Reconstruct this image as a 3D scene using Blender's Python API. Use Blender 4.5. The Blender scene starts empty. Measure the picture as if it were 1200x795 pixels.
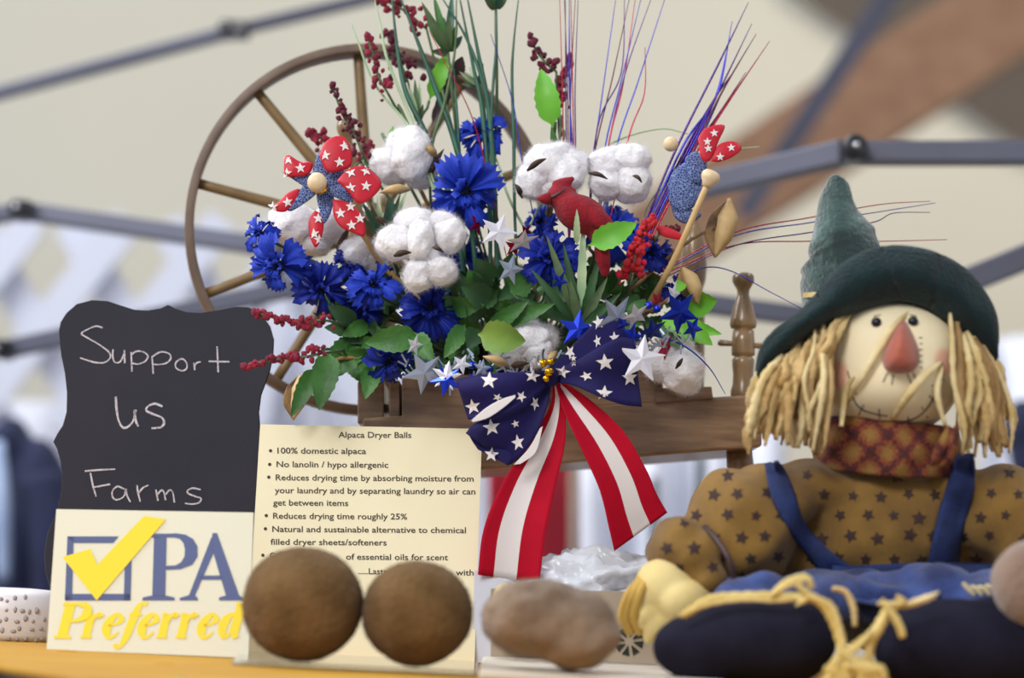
import bpy, math, random
from math import sin, cos, pi, radians, sqrt
from mathutils import Vector, Matrix, noise
from mathutils.bvhtree import BVHTree

# ------------------------------------------------------------------ camera, world, lights, exposure
SC = bpy.context.scene
COL = SC.collection
CAM_H, PITCH, ROLL, FPX = 0.05, radians(6.41), radians(2.5), 50.0 / 23.6 * 1200
cam_data = bpy.data.cameras.new('camera')
cam_data.lens = 50; cam_data.sensor_width = 23.6; cam_data.sensor_fit = 'HORIZONTAL'
cam_data.clip_start = 0.01; cam_data.clip_end = 100
cam_data.dof.use_dof = True; cam_data.dof.focus_distance = 1.36; cam_data.dof.aperture_fstop = 2.6
cam = bpy.data.objects.new('camera', cam_data); COL.objects.link(cam)
RM = Matrix.Rotation(pi / 2 + PITCH, 3, 'X') @ Matrix.Rotation(ROLL, 3, 'Z')
cam.matrix_world = Matrix.Translation((0, 0, CAM_H)) @ RM.to_4x4()
SC.camera = cam
CO = Vector((0, 0, CAM_H))

world = bpy.data.worlds.new('hall_light'); SC.world = world; world.use_nodes = True
bg = world.node_tree.nodes['Background']
bg.inputs[0].default_value = (0.92, 0.96, 1.05, 1); bg.inputs[1].default_value = 0.52

def area(name, loc, target, size, power, color=(1, 1, 1), sy=None):
    d = bpy.data.lights.new(name, 'AREA'); d.energy = power; d.size = size; d.color = color
    if sy: d.shape = 'RECTANGLE'; d.size_y = sy
    o = bpy.data.objects.new(name, d); COL.objects.link(o)
    o.location = loc
    o.rotation_euler = (Vector(target) - Vector(loc)).to_track_quat('-Z', 'Y').to_euler()
    return o
area('hall_lamp_left', (-0.9, -0.8, 1.6), (0.05, 1.4, 0.15), 0.9, 44, (1, 0.985, 0.97))
area('hall_lamp_back', (-0.9, 3.2, 2.7), (0, 1.4, 0.2), 0.9, 34, (0.94, 0.97, 1.0))
area('hall_lamp_right', (1.7, 1.8, 2.4), (0.1, 1.4, 0.15), 0.7, 10, (1, 0.97, 0.93))
area('hall_lamp_far', (-2.5, 4.2, 3.6), (0.2, 8, 1.6), 1.6, 78, (1, 0.97, 0.92))
area('warm_wall_fill', (2.6, 4.6, 2.6), (1.2, 8, 1.4), 1.4, 70, (1, 0.86, 0.66))  # added fill that warms the right side of the back wall
area('curtain_fill', (-2.2, 1.6, 1.8), (0.5, 3.9, 0.0), 1.4, 70, (0.95, 0.97, 1.0))  # added fill brightening the white curtains, no window stands here
SC.view_settings.view_transform = 'Standard'; SC.view_settings.look = 'None'
SC.view_settings.exposure = 0.0; SC.view_settings.gamma = 1.0
SC.view_settings.use_curve_mapping = False

# ------------------------------------------------------------------ measuring helpers
def ray(px, py):
    return RM @ Vector(((px - 600) / FPX, -(py - 397.5) / FPX, -1))
def P(px, py, Y):
    d = ray(px, py); return CO + d * (Y / d.y)
def T(px, py, z=0.0):
    d = ray(px, py); return CO + d * ((z - CAM_H) / d.z)
def S(n, Y): return n * Y / FPX          # a length in photograph pixels at distance Y, in metres
class Plane:
    def __init__(s, a, b, c):
        s.p = Vector(a); s.n = (Vector(b) - s.p).cross(Vector(c) - s.p).normalized()
        if s.n.y > 0: s.n = -s.n          # normal towards the viewer side
    def at(s, px, py, off=0.0):
        d = ray(px, py); t = (s.p + s.n * off - CO).dot(s.n) / d.dot(s.n); return CO + d * t

# ------------------------------------------------------------------ materials
def lin(c):
    return tuple(((x / 255) / 12.92 if x / 255 <= 0.04045 else ((x / 255 + 0.055) / 1.055) ** 2.4) for x in c)
def new_mat(name, rgb, rough=0.6, rgb2=None, nscale=30, ndetail=4, bump=0.0, bscale=200, sheen=0.0, metal=0.0,
            trans=0.0, sss=0.0, spec=0.5, stretch=None, coat=0.0, thr=None):
    m = bpy.data.materials.new(name); m.use_nodes = True
    N, L = m.node_tree.nodes, m.node_tree.links
    b = N['Principled BSDF']
    b.inputs['Base Color'].default_value = (*lin(rgb), 1)
    b.inputs['Roughness'].default_value = rough; b.inputs['Metallic'].default_value = metal
    b.inputs['Specular IOR Level'].default_value = spec
    if sheen: b.inputs['Sheen Weight'].default_value = sheen; b.inputs['Sheen Roughness'].default_value = 0.6
    if trans: b.inputs['Transmission Weight'].default_value = trans
    if coat: b.inputs['Coat Weight'].default_value = coat; b.inputs['Coat Roughness'].default_value = 0.15
    if sss:
        b.inputs['Subsurface Weight'].default_value = sss; b.inputs['Subsurface Radius'].default_value = (.01, .01, .01)
        b.inputs['Subsurface Scale'].default_value = 0.5
    tc = N.new('ShaderNodeTexCoord'); mp = N.new('ShaderNodeMapping'); L.new(tc.outputs['Object'], mp.inputs[0])
    if stretch: mp.inputs['Scale'].default_value = stretch
    if rgb2:
        n = N.new('ShaderNodeTexNoise'); n.inputs['Scale'].default_value = nscale; n.inputs['Detail'].default_value = ndetail
        r = N.new('ShaderNodeValToRGB'); lo, hi = thr or (0.35, 0.65)
        r.color_ramp.elements[0].position = lo; r.color_ramp.elements[1].position = hi
        r.color_ramp.elements[0].color = (*lin(rgb), 1); r.color_ramp.elements[1].color = (*lin(rgb2), 1)
        L.new(mp.outputs[0], n.inputs[0]); L.new(n.outputs[0], r.inputs[0]); L.new(r.outputs[0], b.inputs['Base Color'])
    if bump:
        n2 = N.new('ShaderNodeTexNoise'); n2.inputs['Scale'].default_value = bscale; n2.inputs['Detail'].default_value = 5
        bp = N.new('ShaderNodeBump'); bp.inputs['Strength'].default_value = bump; bp.inputs['Distance'].default_value = 0.002
        L.new(mp.outputs[0], n2.inputs[0]); L.new(n2.outputs[0], bp.inputs['Height']); L.new(bp.outputs[0], b.inputs['Normal'])
    return m
def nodes_of(m): return m.node_tree.nodes, m.node_tree.links, m.node_tree.nodes['Principled BSDF']

M = {}
M['wall'] = new_mat('wall_paint', (204, 202, 190), 0.9, (210, 208, 197), 0.4)
M['floor'] = new_mat('floor_concrete', (120, 118, 116), 0.8, (135, 132, 128), 2)
M['roof'] = new_mat('roof_board', (120, 110, 102), 0.8, (104, 96, 90), 1.2)
M['beam'] = new_mat('brown_beam', (158, 122, 96), 0.7, (140, 104, 80), 3, stretch=(1, 8, 8))
M['tube'] = new_mat('grey_canopy_tube', (96, 98, 116), 0.4, (86, 88, 104), 8, spec=0.5)
M['joint'] = new_mat('black_plastic', (26, 28, 38), 0.35)
M['bolt'] = new_mat('bright_bolt', (200, 200, 205), 0.25, metal=0.9)
M['yellow'] = new_mat('yellow_shelf_cloth', (190, 142, 30), 0.8, (180, 130, 26), 14, bump=0.2, bscale=300)
M['darkwood'] = new_mat('dark_shelf_frame', (58, 44, 36), 0.7)
M['chalkboard'] = new_mat('chalkboard_black', (40, 40, 50), 0.7, (46, 45, 54), 12, bump=0.08, bscale=900, spec=0.25)
M['chalk'] = new_mat('chalk', (205, 196, 200), 0.95, (120, 115, 124), 900, 2, thr=(0.45, 0.75))
M['boardedge'] = new_mat('board_edge_fibre', (150, 130, 110), 0.8)
M['card'] = new_mat('cream_card', (222, 219, 198), 0.7)
N, L, b = nodes_of(M['card'])                       # fine diagonal embossing of the card
tc = N.new('ShaderNodeTexCoord'); w = N.new('ShaderNodeTexChecker'); mp = N.new('ShaderNodeMapping')
mp.inputs['Rotation'].default_value = (0, pi / 4, 0); w.inputs['Scale'].default_value = 520
bp = N.new('ShaderNodeBump'); bp.inputs['Strength'].default_value = 0.35; bp.inputs['Distance'].default_value = 0.0006
L.new(tc.outputs['Object'], mp.inputs[0]); L.new(mp.outputs[0], w.inputs[0]); L.new(w.outputs[1], bp.inputs['Height']); L.new(bp.outputs[0], b.inputs['Normal'])
M['paper'] = new_mat('cream_paper', (236, 224, 188), 0.65, (232, 220, 182), 20)
M['ink'] = new_mat('dark_ink', (62, 52, 44), 0.8)
M['logoblue'] = new_mat('blue_print', (74, 86, 132), 0.6)
M['logoyellow'] = new_mat('yellow_print', (240, 212, 22), 0.6)
M['acrylic'] = new_mat('clear_acrylic', (240, 242, 235), 0.05, trans=0.9)
M['felt'] = new_mat('brown_felted_wool', (94, 70, 40), 0.95, (118, 91, 58), 42, 8, bump=0.9, bscale=260, sheen=0.08, spec=0.05)
M['wool'] = new_mat('grey_beige_wool', (112, 92, 74), 0.95, (150, 128, 108), 34, 8, bump=1.0, bscale=120, sheen=0.2, spec=0.1)
M['pinkwool'] = new_mat('pinkish_beige_wool', (120, 96, 80), 0.95, (142, 118, 102), 40, 6, bump=0.7, bscale=240, sheen=0.4, spec=0.1)
M['wood'] = new_mat('stained_wheel_wood', (112, 84, 60), 0.38, (146, 114, 84), 26, 5, stretch=(1, 8, 8), coat=0.3)
M['woodv'] = new_mat('turned_post_wood', (118, 92, 62), 0.3, (152, 122, 84), 30, 5, stretch=(6, 6, 1.2), coat=0.5)
M['rim'] = new_mat('bent_rim_wood', (122, 100, 82), 0.5, (96, 76, 60), 30, 4)
M['spoke'] = new_mat('spoke_wood', (142, 116, 76), 0.4, (118, 92, 58), 40, 4)
M['blondewood'] = new_mat('pale_stick_wood', (212, 178, 122), 0.5, (196, 160, 102), 80)
M['bead'] = new_mat('pale_bead_wood', (226, 200, 160), 0.45)
M['blue'] = new_mat('blue_silk_petal', (24, 46, 160), 0.55, (36, 72, 206), 70, 3, spec=0.3, bump=0.3, bscale=400)
M['blued'] = new_mat('deep_blue_silk_petal', (16, 30, 124), 0.55, (26, 52, 172), 70, 3, spec=0.3)
M['flowercentre'] = new_mat('dark_blue_stamens', (14, 20, 52), 0.8)
M['cotton'] = new_mat('white_cotton', (246, 244, 246), 1.0, (240, 237, 240), 90, 6, bump=0.5, bscale=500, sss=0.3, sheen=0.2, spec=0.05)
M['husk'] = new_mat('dry_cotton_husk', (92, 66, 44), 0.7, (176, 138, 88), 60, 4, bump=0.4)
M['huskin'] = new_mat('tan_husk_inside', (206, 176, 124), 0.7, (180, 146, 96), 60, 4)
M['berry'] = new_mat('crimson_berry', (158, 30, 58), 0.75, (112, 20, 46), 160, 2, bump=0.8, bscale=900)
M['berryd'] = new_mat('dark_berry', (112, 28, 52), 0.8, (82, 22, 42), 160, 2, bump=0.8, bscale=900)
M['coral'] = new_mat('bright_red_bud', (214, 34, 48), 0.7, (176, 22, 40), 160, 2)
M['stem'] = new_mat('dull_green_stem', (88, 112, 70), 0.6, (70, 90, 58), 90)
M['grass'] = new_mat('dark_green_blade', (46, 100, 78), 0.45, (34, 78, 60), 40)
M['grasspale'] = new_mat('pale_green_blade', (182, 202, 160), 0.5, (150, 184, 140), 60)
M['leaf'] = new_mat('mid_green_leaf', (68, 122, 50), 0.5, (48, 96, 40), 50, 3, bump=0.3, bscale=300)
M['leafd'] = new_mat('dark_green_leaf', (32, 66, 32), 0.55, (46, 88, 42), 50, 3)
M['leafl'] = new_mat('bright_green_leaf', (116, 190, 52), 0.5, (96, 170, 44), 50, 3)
M['leafy'] = new_mat('yellow_green_leaf', (138, 172, 76), 0.5, (112, 152, 62), 50, 3)
M['leafb'] = new_mat('brown_purple_leaf', (78, 56, 56), 0.5, (60, 44, 46), 50, 3)
M['filler'] = new_mat('dark_filler', (16, 26, 18), 0.9, (26, 40, 26), 90, 4, bump=1.0, bscale=200)  # for the dark core added inside the bouquet
M['navy'] = new_mat('navy_ribbon', (34, 28, 88), 0.7, (28, 24, 76), 40, spec=0.2, bump=0.1, bscale=1200)
M['red'] = new_mat('red_ribbon', (190, 10, 42), 0.75, (174, 8, 38), 30, spec=0.15, bump=0.15, bscale=1200)
M['white'] = new_mat('white_print', (236, 228, 226), 0.65)
M['gold'] = new_mat('gold_bell', (218, 168, 30), 0.15, metal=1.0)
M['paisley'] = new_mat('navy_paisley_fabric', (34, 54, 112), 0.7)
N, L, b = nodes_of(M['paisley'])
tc = N.new('ShaderNodeTexCoord'); v = N.new('ShaderNodeTexVoronoi'); v.feature = 'DISTANCE_TO_EDGE'; v.inputs['Scale'].default_value = 620
r = N.new('ShaderNodeValToRGB'); r.color_ramp.elements[0].color = (*lin((140, 160, 205)), 1); r.color_ramp.elements[1].color = (*lin((36, 56, 118)), 1)
r.color_ramp.elements[0].position = 0.02; r.color_ramp.elements[1].position = 0.12
L.new(tc.outputs['Object'], v.inputs[0]); L.new(v.outputs['Distance'], r.inputs[0]); L.new(r.outputs[0], b.inputs['Base Color'])
M['pinred'] = new_mat('red_star_paper', (204, 18, 44), 0.5, (192, 18, 44), 60)
M['plushred'] = new_mat('red_plush_bird', (150, 6, 30), 0.9, (126, 4, 26), 120, 4, sheen=0.05, bump=0.5, bscale=500)
M['foilblue'] = new_mat('blue_foil', (38, 62, 200), 0.22, metal=0.75)
M['foilwhite'] = new_mat('white_foil', (226, 224, 234), 0.3, metal=0.2)
M['foilsilver'] = new_mat('silver_foil', (168, 178, 200), 0.3, metal=0.5)
M['tinp'] = new_mat('purple_tinsel', (66, 28, 112), 0.2, metal=0.6)
M['tinb'] = new_mat('blue_tinsel', (44, 50, 170), 0.2, metal=0.6)
M['tinr'] = new_mat('red_tinsel', (168, 18, 60), 0.2, metal=0.6)
M['tinm'] = new_mat('maroon_tinsel', (92, 28, 58), 0.25, metal=0.6)
M['raffiad'] = new_mat('dark_raffia_straw', (176, 142, 92), 0.75, (140, 108, 64), 45, 4, bump=0.5, bscale=300)  # darker straw tone, strands pick it at random
M['muslin'] = new_mat('cream_muslin', (242, 226, 186), 0.85, (246, 232, 194), 30, bump=0.12, bscale=1500)
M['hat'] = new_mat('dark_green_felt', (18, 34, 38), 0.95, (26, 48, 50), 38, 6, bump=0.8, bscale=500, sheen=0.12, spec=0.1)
M['crown'] = new_mat('backlit_felt_crown', (34, 58, 58), 0.95, (84, 116, 110), 55, 7, bump=0.9, bscale=420, sheen=0.6, spec=0.1, thr=(0.42, 0.72))  # lighter than the brim: whitish back light put into the colour
M['nose'] = new_mat('rust_felt', (148, 68, 46), 0.9, (166, 82, 58), 70, bump=0.3, sheen=0.3)
M['blush'] = new_mat('pink_blush', (236, 176, 150), 0.9)
M['eye'] = new_mat('black_bead', (16, 16, 30), 0.12)
M['thread'] = new_mat('dark_thread', (62, 52, 62), 0.9)
M['raffia'] = new_mat('raffia_straw', (222, 194, 136), 0.7, (190, 154, 96), 45, 4, bump=0.5, bscale=300)
M['raffial'] = new_mat('pale_raffia_straw', (240, 222, 172), 0.7, (206, 178, 116), 45, 4, bump=0.5, bscale=300)
M['denim'] = new_mat('blue_denim', (26, 40, 90), 0.85, (50, 74, 140), 60, 5, bump=0.6, bscale=900, sheen=0.2)
M['denimd'] = new_mat('dark_blue_denim', (28, 40, 84), 0.85, (40, 58, 112), 60, 5, bump=0.6, bscale=900)
M['shoe'] = new_mat('navy_shoe_cloth', (26, 25, 40), 0.9, (32, 31, 48), 60, 4, bump=0.4, bscale=1200, spec=0.15)
M['glove'] = new_mat('yellow_cream_glove', (228, 206, 142), 0.85, (216, 190, 120), 30, bump=0.2, bscale=900)
M['glovefold'] = new_mat('ochre_cuff_cloth', (206, 168, 84), 0.85, (190, 150, 66), 40, bump=0.2)
def voro_print(name, base, base2, dot, scale, th):
    m = new_mat(name, base, 0.9, base2, 30, 4, bump=0.2, bscale=900, sheen=0.15)
    N, L, b = nodes_of(m); tc = N.new('ShaderNodeTexCoord'); v = N.new('ShaderNodeTexVoronoi'); v.inputs['Scale'].default_value = scale
    v.inputs['Randomness'].default_value = 0.55
    n = N.new('ShaderNodeTexNoise'); n.inputs['Scale'].default_value = 420
    mx0 = N.new('ShaderNodeMath'); mx0.operation = 'MULTIPLY_ADD'; mx0.inputs[1].default_value = 0.35
    r = N.new('ShaderNodeValToRGB'); r.color_ramp.elements[0].position = th; r.color_ramp.elements[1].position = th + 0.07
    r.color_ramp.elements[0].color = (1, 1, 1, 1); r.color_ramp.elements[1].color = (0, 0, 0, 1)
    mx = N.new('ShaderNodeMix'); mx.data_type = 'RGBA'
    src = b.inputs['Base Color'].links[0].from_socket
    L.new(tc.outputs['Object'], v.inputs[0]); L.new(tc.outputs['Object'], n.inputs[0])
    L.new(n.outputs[0], mx0.inputs[0]); L.new(v.outputs['Distance'], mx0.inputs[2]); L.new(mx0.outputs[0], r.inputs[0])
    L.new(r.outputs[0], mx.inputs['Factor']); L.new(src, mx.inputs['A']); mx.inputs['B'].default_value = (*lin(dot), 1)
    L.new(mx.outputs['Result'], b.inputs['Base Color']); return m
M['shirt'] = new_mat('mustard_cloth', (140, 104, 40), 0.9, (108, 78, 30), 34, 4, bump=0.25, bscale=900, sheen=0.1)
M['print'] = new_mat('dark_brown_print', (58, 40, 36), 0.9)
M['bandana'] = new_mat('rust_plaid', (150, 96, 36), 0.9)
N, L, b = nodes_of(M['bandana'])
tc = N.new('ShaderNodeTexCoord')
outs = []
for sg in (1, -1):
    mp = N.new('ShaderNodeMapping'); mp.inputs['Rotation'].default_value = (0, sg * radians(42), 0); L.new(tc.outputs['Object'], mp.inputs[0])
    wv = N.new('ShaderNodeTexWave'); wv.inputs['Scale'].default_value = 23; wv.inputs['Distortion'].default_value = 2.2; wv.inputs['Detail Scale'].default_value = 30
    L.new(mp.outputs[0], wv.inputs[0]); outs.append(wv)
mu = N.new('ShaderNodeMath'); mu.operation = 'MULTIPLY'; L.new(outs[0].outputs['Fac'], mu.inputs[0]); L.new(outs[1].outputs['Fac'], mu.inputs[1])
r = N.new('ShaderNodeValToRGB'); e = r.color_ramp.elements
e[0].position = 0.0; e[0].color = (*lin((66, 30, 32)), 1); e[1].position = 0.75; e[1].color = (*lin((142, 104, 50)), 1)
x = e.new(0.10); x.color = (*lin((138, 60, 36)), 1); x = e.new(0.34); x.color = (*lin((122, 82, 42)), 1)
L.new(mu.outputs[0], r.inputs[0]); L.new(r.outputs[0], b.inputs['Base Color'])
M['bag'] = new_mat('white_plastic_film', (240, 244, 252), 0.1, bump=0.3, bscale=60, trans=0.2)
M['traytan'] = new_mat('tan_pierced_tray', (176, 160, 140), 0.6, (164, 148, 128), 20)
M['traywhite'] = new_mat('white_tray_rim', (226, 218, 204), 0.5)
M['crack'] = new_mat('cream_cracked_wax', (214, 196, 152), 0.7, (190, 170, 126), 90, bump=0.6)
M['hole'] = new_mat('dark_green_inside', (34, 44, 34), 0.9)
M['ceramic'] = new_mat('white_ceramic', (222, 218, 222), 0.4)
M['greydot'] = new_mat('grey_dimple', (164, 158, 162), 0.6)
M['jacket'] = new_mat('navy_jacket_cloth', (22, 27, 56), 0.9, (28, 36, 72), 8)
M['paleblue'] = new_mat('pale_blue_shirt', (168, 186, 216), 0.8, (150, 168, 204), 8)
M['drape'] = new_mat('white_sidewall', (226, 228, 238), 0.8, (214, 216, 230), 3)
M['trellis'] = new_mat('white_lattice', (196, 199, 214), 0.7)
M['redcloth'] = new_mat('deep_red_cloth', (164, 20, 44), 0.85, (150, 16, 40), 10)
M['brownpost'] = new_mat('brown_post', (150, 124, 108), 0.7)
M['greenpole'] = new_mat('dark_teal_pole', (36, 62, 68), 0.6)
M['greenlight'] = new_mat('green_glass_bulb', (30, 170, 50), 0.1)

# ------------------------------------------------------------------ mesh helpers
class G:                                   # vertex and face lists with a material index per face
    def __init__(s): s.v = []; s.f = []; s.m = []
    def add(s, v, f, mi=0):
        k = len(s.v); s.v += [Vector(x) for x in v]; s.f += [tuple(i + k for i in q) for q in f]; s.m += [mi] * len(f); return s
def link(name, g, mats, parent=None, smooth=True, loc=None, local=False):
    if not isinstance(mats, (list, tuple)): mats = [mats]
    o0 = Vector((0, 0, 0))
    if parent is not None and not local: o0 = Vector(parent['_o']) if '_o' in parent else Vector((0, 0, 0))
    if loc is not None: o0 = Vector(loc)
    me = bpy.data.meshes.new(name); me.from_pydata([tuple(x - o0) for x in g.v], [], g.f)
    for m in mats: me.materials.append(m)
    if len(mats) > 1: me.polygons.foreach_set('material_index', g.m)
    if smooth: me.polygons.foreach_set('use_smooth', [True] * len(me.polygons))
    me.update()
    o = bpy.data.objects.new(name, me); COL.objects.link(o)
    if parent is not None: o.parent = parent; o['_o'] = tuple(o0)
    if loc is not None and parent is None: o.location = o0; o['_o'] = tuple(o0)
    return o
def thing(name, label, cat, loc, group=None):
    o = bpy.data.objects.new(name, None); COL.objects.link(o); o.empty_display_size = 0.02
    o.location = loc; o['_o'] = tuple(loc); o['label'] = label; o['category'] = cat
    if group: o['group'] = group
    return o
def tag(o, label, cat, group=None, kind=None):
    o['label'] = label; o['category'] = cat
    if group: o['group'] = group
    if kind: o['kind'] = kind
    return o
def struct(o): o['kind'] = 'structure'; return o

def catmull(pts, n=8):
    pts = [Vector(p) for p in pts]
    if len(pts) < 3: return [pts[0].lerp(pts[-1], i / n) for i in range(n + 1)]
    q = [2 * pts[0] - pts[1]] + pts + [2 * pts[-1] - pts[-2]]; out = []
    for i in range(1, len(q) - 2):
        a, b_, c, d = q[i - 1:i + 3]
        for k in range(n):
            t = k / n
            out.append(0.5 * ((2 * b_) + (c - a) * t + (2 * a - 5 * b_ + 4 * c - d) * t * t + (3 * b_ - a - 3 * c + d) * t ** 3))
    out.append(pts[-1]); return out
def tube(pts, r, seg=8, caps=True):
    g = G(); pts = [Vector(p) for p in pts]; n = len(pts)
    if not hasattr(r, '__len__'): r = [r] * n
    t0 = (pts[1] - pts[0]).normalized(); up = Vector((0, 0, 1)) if abs(t0.z) < 0.9 else Vector((1, 0, 0))
    nrm = t0.cross(up).normalized(); v = []
    for i, p in enumerate(pts):
        t = (pts[min(i + 1, n - 1)] - pts[max(i - 1, 0)]).normalized()
        nrm = (nrm - t * nrm.dot(t)).normalized(); bn = t.cross(nrm)
        for k in range(seg):
            a = 2 * pi * k / seg; v.append(p + (nrm * cos(a) + bn * sin(a)) * r[i])
    f = [(i * seg + k, i * seg + (k + 1) % seg, (i + 1) * seg + (k + 1) % seg, (i + 1) * seg + k) for i in range(n - 1) for k in range(seg)]
    if caps: f += [tuple(range(seg))[::-1], tuple((n - 1) * seg + k for k in range(seg))]
    return g.add(v, f)
def rtube(pts, radii, n=6, seg=8):         # smooth tube through a few points, radii interpolated
    c = catmull(pts, n); m = len(c) - 1; k = len(radii) - 1
    rr = []
    for i in range(len(c)):
        x = i / m * k; j = min(int(x), k - 1); rr.append(radii[j] + (radii[j + 1] - radii[j]) * (x - j))
    return tube(c, rr, seg)
def lathe(prof, base, axis, seg=24):       # prof: (distance along axis, radius)
    ax = Vector(axis).normalized(); up = Vector((1, 0, 0)) if abs(ax.x) < 0.9 else Vector((0, 1, 0))
    n = ax.cross(up).normalized(); b_ = ax.cross(n); v = []
    for h, r in prof:
        for k in range(seg):
            a = 2 * pi * k / seg; v.append(Vector(base) + ax * h + (n * cos(a) + b_ * sin(a)) * max(r, 1e-5))
    m = len(prof)
    f = [(i * seg + k, i * seg + (k + 1) % seg, (i + 1) * seg + (k + 1) % seg, (i + 1) * seg + k) for i in range(m - 1) for k in range(seg)]
    f += [tuple(range(seg))[::-1], tuple((m - 1) * seg + k for k in range(seg))]
    return G().add(v, f)
def box(c, x, y, z):                       # centre and three half-axis vectors
    c, x, y, z = map(Vector, (c, x, y, z))
    v = [c + x * i + y * j + z * k for i in (-1, 1) for j in (-1, 1) for k in (-1, 1)]
    return G().add(v, [(0, 1, 3, 2), (4, 6, 7, 5), (0, 4, 5, 1), (2, 3, 7, 6), (0, 2, 6, 4), (1, 5, 7, 3)])
def bevel(o, w, seg=2):
    m = o.modifiers.new('bevel', 'BEVEL'); m.width = w; m.segments = seg; m.limit_method = 'ANGLE'; return o
def solid(o, t, off=0):
    m = o.modifiers.new('solidify', 'SOLIDIFY'); m.thickness = t; m.offset = off; return o
def subd(o, n=1):
    m = o.modifiers.new('subsurf', 'SUBSURF'); m.levels = n; m.render_levels = n; return o
def sheet(fn, nu, nv, mi=None):
    g = G(); v = [fn(i / nu, j / nv) for j in range(nv + 1) for i in range(nu + 1)]
    k = len(g.v); g.v += v
    for j in range(nv):
        for i in range(nu):
            g.f.append((j * (nu + 1) + i, j * (nu + 1) + i + 1, (j + 1) * (nu + 1) + i + 1, (j + 1) * (nu + 1) + i))
            g.m.append(mi((i + .5) / nu, (j + .5) / nv) if mi else 0)
    return g
def prism(pts, d):                         # a flat outline given its thickness vector d
    n = len(pts); d = Vector(d); v = [Vector(p) for p in pts] + [Vector(p) + d for p in pts]
    return G().add(v, [tuple(range(n)), tuple(range(2 * n - 1, n - 1, -1))] + [(i, n + i, n + (i + 1) % n, (i + 1) % n) for i in range(n)])
_ico = {}
def ico(sub):
    if sub not in _ico:
        import bmesh
        bm = bmesh.new(); bmesh.ops.create_icosphere(bm, subdivisions=sub, radius=1)
        _ico[sub] = ([v.co.copy() for v in bm.verts], [tuple(v.index for v in f.verts) for f in bm.faces]); bm.free()
    return _ico[sub]
def ell(c, rx, ry, rz, sub=3, amp=0, sc=1, seed=0, rot=None, pw=1.0, amp2=0, sc2=1):
    v, f = ico(sub); out = []
    for p in v:
        q = p.copy()
        if pw != 1.0: q = Vector([math.copysign(abs(a) ** pw, a) for a in q])
        k = 1
        if amp: k += amp * noise.noise(p * sc + Vector((seed * 7.1, seed * 3.3, 0)))
        if amp2: k += amp2 * noise.noise(p * sc2 + Vector((0, seed * 5.3, seed)))
        q = Vector((q.x * rx, q.y * ry, q.z * rz)) * k
        if rot: q = rot @ q
        out.append(Vector(c) + q)
    return G().add(out, f)
def E(px, py, Y, rx, rz, ry, sub=3, rot=None, **k):   # ellipsoid measured on the photograph
    return ell(P(px, py, Y), S(rx, Y), ry, S(rz, Y), sub, rot=Matrix.Rotation(radians(2.5 if rot is None else rot), 3, 'Y'), **k)
def merge(*gs):
    g = G()
    for x in gs: k = len(g.v); g.v += x.v; g.f += [tuple(i + k for i in q) for q in x.f]; g.m += x.m
    return g
def remesh(g, vox, smooth=6, noise_amp=0, nsc=60):     # one continuous surface out of overlapping volumes
    me = bpy.data.meshes.new('t'); me.from_pydata([tuple(x) for x in g.v], [], g.f)
    o = bpy.data.objects.new('t', me); COL.objects.link(o)
    m = o.modifiers.new('r', 'REMESH'); m.mode = 'VOXEL'; m.voxel_size = vox
    m = o.modifiers.new('s', 'SMOOTH'); m.iterations = smooth; m.factor = 0.6
    dg = bpy.context.evaluated_depsgraph_get(); me2 = o.evaluated_get(dg).to_mesh()
    r = G(); r.v = [v.co.copy() for v in me2.vertices]; r.f = [tuple(p.vertices) for p in me2.polygons]; r.m = [0] * len(r.f)
    nn = [v.normal.copy() for v in me2.vertices]
    o.evaluated_get(dg).to_mesh_clear(); bpy.data.objects.remove(o); bpy.data.meshes.remove(me)
    if noise_amp: r.v = [v + n * noise_amp * noise.noise(v * nsc) for v, n in zip(r.v, nn)]
    return r
def bvh(g): return BVHTree.FromPolygons([tuple(v) for v in g.v], g.f)
def onto(tree, px, py, off=0.0004, fallY=1.25):
    d = ray(px, py).normalized(); h = tree.ray_cast(CO, d)
    if h[0] is None: return P(px, py, fallY)
    return h[0] - d * off
def fuzz(g, n, length, rad, seed=0, grav=0):           # many short fibres standing on a surface
    rnd = random.Random(seed); out = G(); fs = g.f; v = []; f = []
    for _ in range(n):
        q = fs[rnd.randrange(len(fs))]; a, b_, c = g.v[q[0]], g.v[q[1]], g.v[q[2]]
        nr = (b_ - a).cross(c - a)
        if nr.length == 0: continue
        nr.normalize(); u, w_ = rnd.random(), rnd.random()
        if u + w_ > 1: u, w_ = 1 - u, 1 - w_
        p = a + (b_ - a) * u + (c - a) * w_
        d = (nr + Vector((rnd.gauss(0, .7), rnd.gauss(0, .7), rnd.gauss(0, .7)))).normalized()
        s_ = d.cross(Vector((rnd.random(), rnd.random(), rnd.random()))).normalized() * rad
        l = length * rnd.uniform(.4, 1.2); mid = p + d * l * .6; tip = p + (d + Vector((rnd.gauss(0, .4), rnd.gauss(0, .4), rnd.gauss(0, .4)))) * l
        k = len(v); v += [p - s_, p + s_, mid + s_ * .7, mid - s_ * .7, tip]; f += [(k, k + 1, k + 2, k + 3), (k + 3, k + 2, k + 4)]
    return out.add(v, f)
def stroke2(pts, n=6):                     # polyline (x, y, width) -> left and right edges, in 2D
    c = catmull([(a, b_, w_) for a, b_, w_ in pts], n) if len(pts) > 2 else [Vector(p) for p in pts]
    Lq, Rq = [], []
    for i, p in enumerate(c):
        a, b_ = c[max(i - 1, 0)], c[min(i + 1, len(c) - 1)]
        dx, dy = b_.x - a.x, b_.y - a.y; l = sqrt(dx * dx + dy * dy) or 1
        nx, ny = -dy / l, dx / l; Lq.append((p.x + nx * p.z / 2, p.y + ny * p.z / 2)); Rq.append((p.x - nx * p.z / 2, p.y - ny * p.z / 2))
    return Lq, Rq
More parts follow.
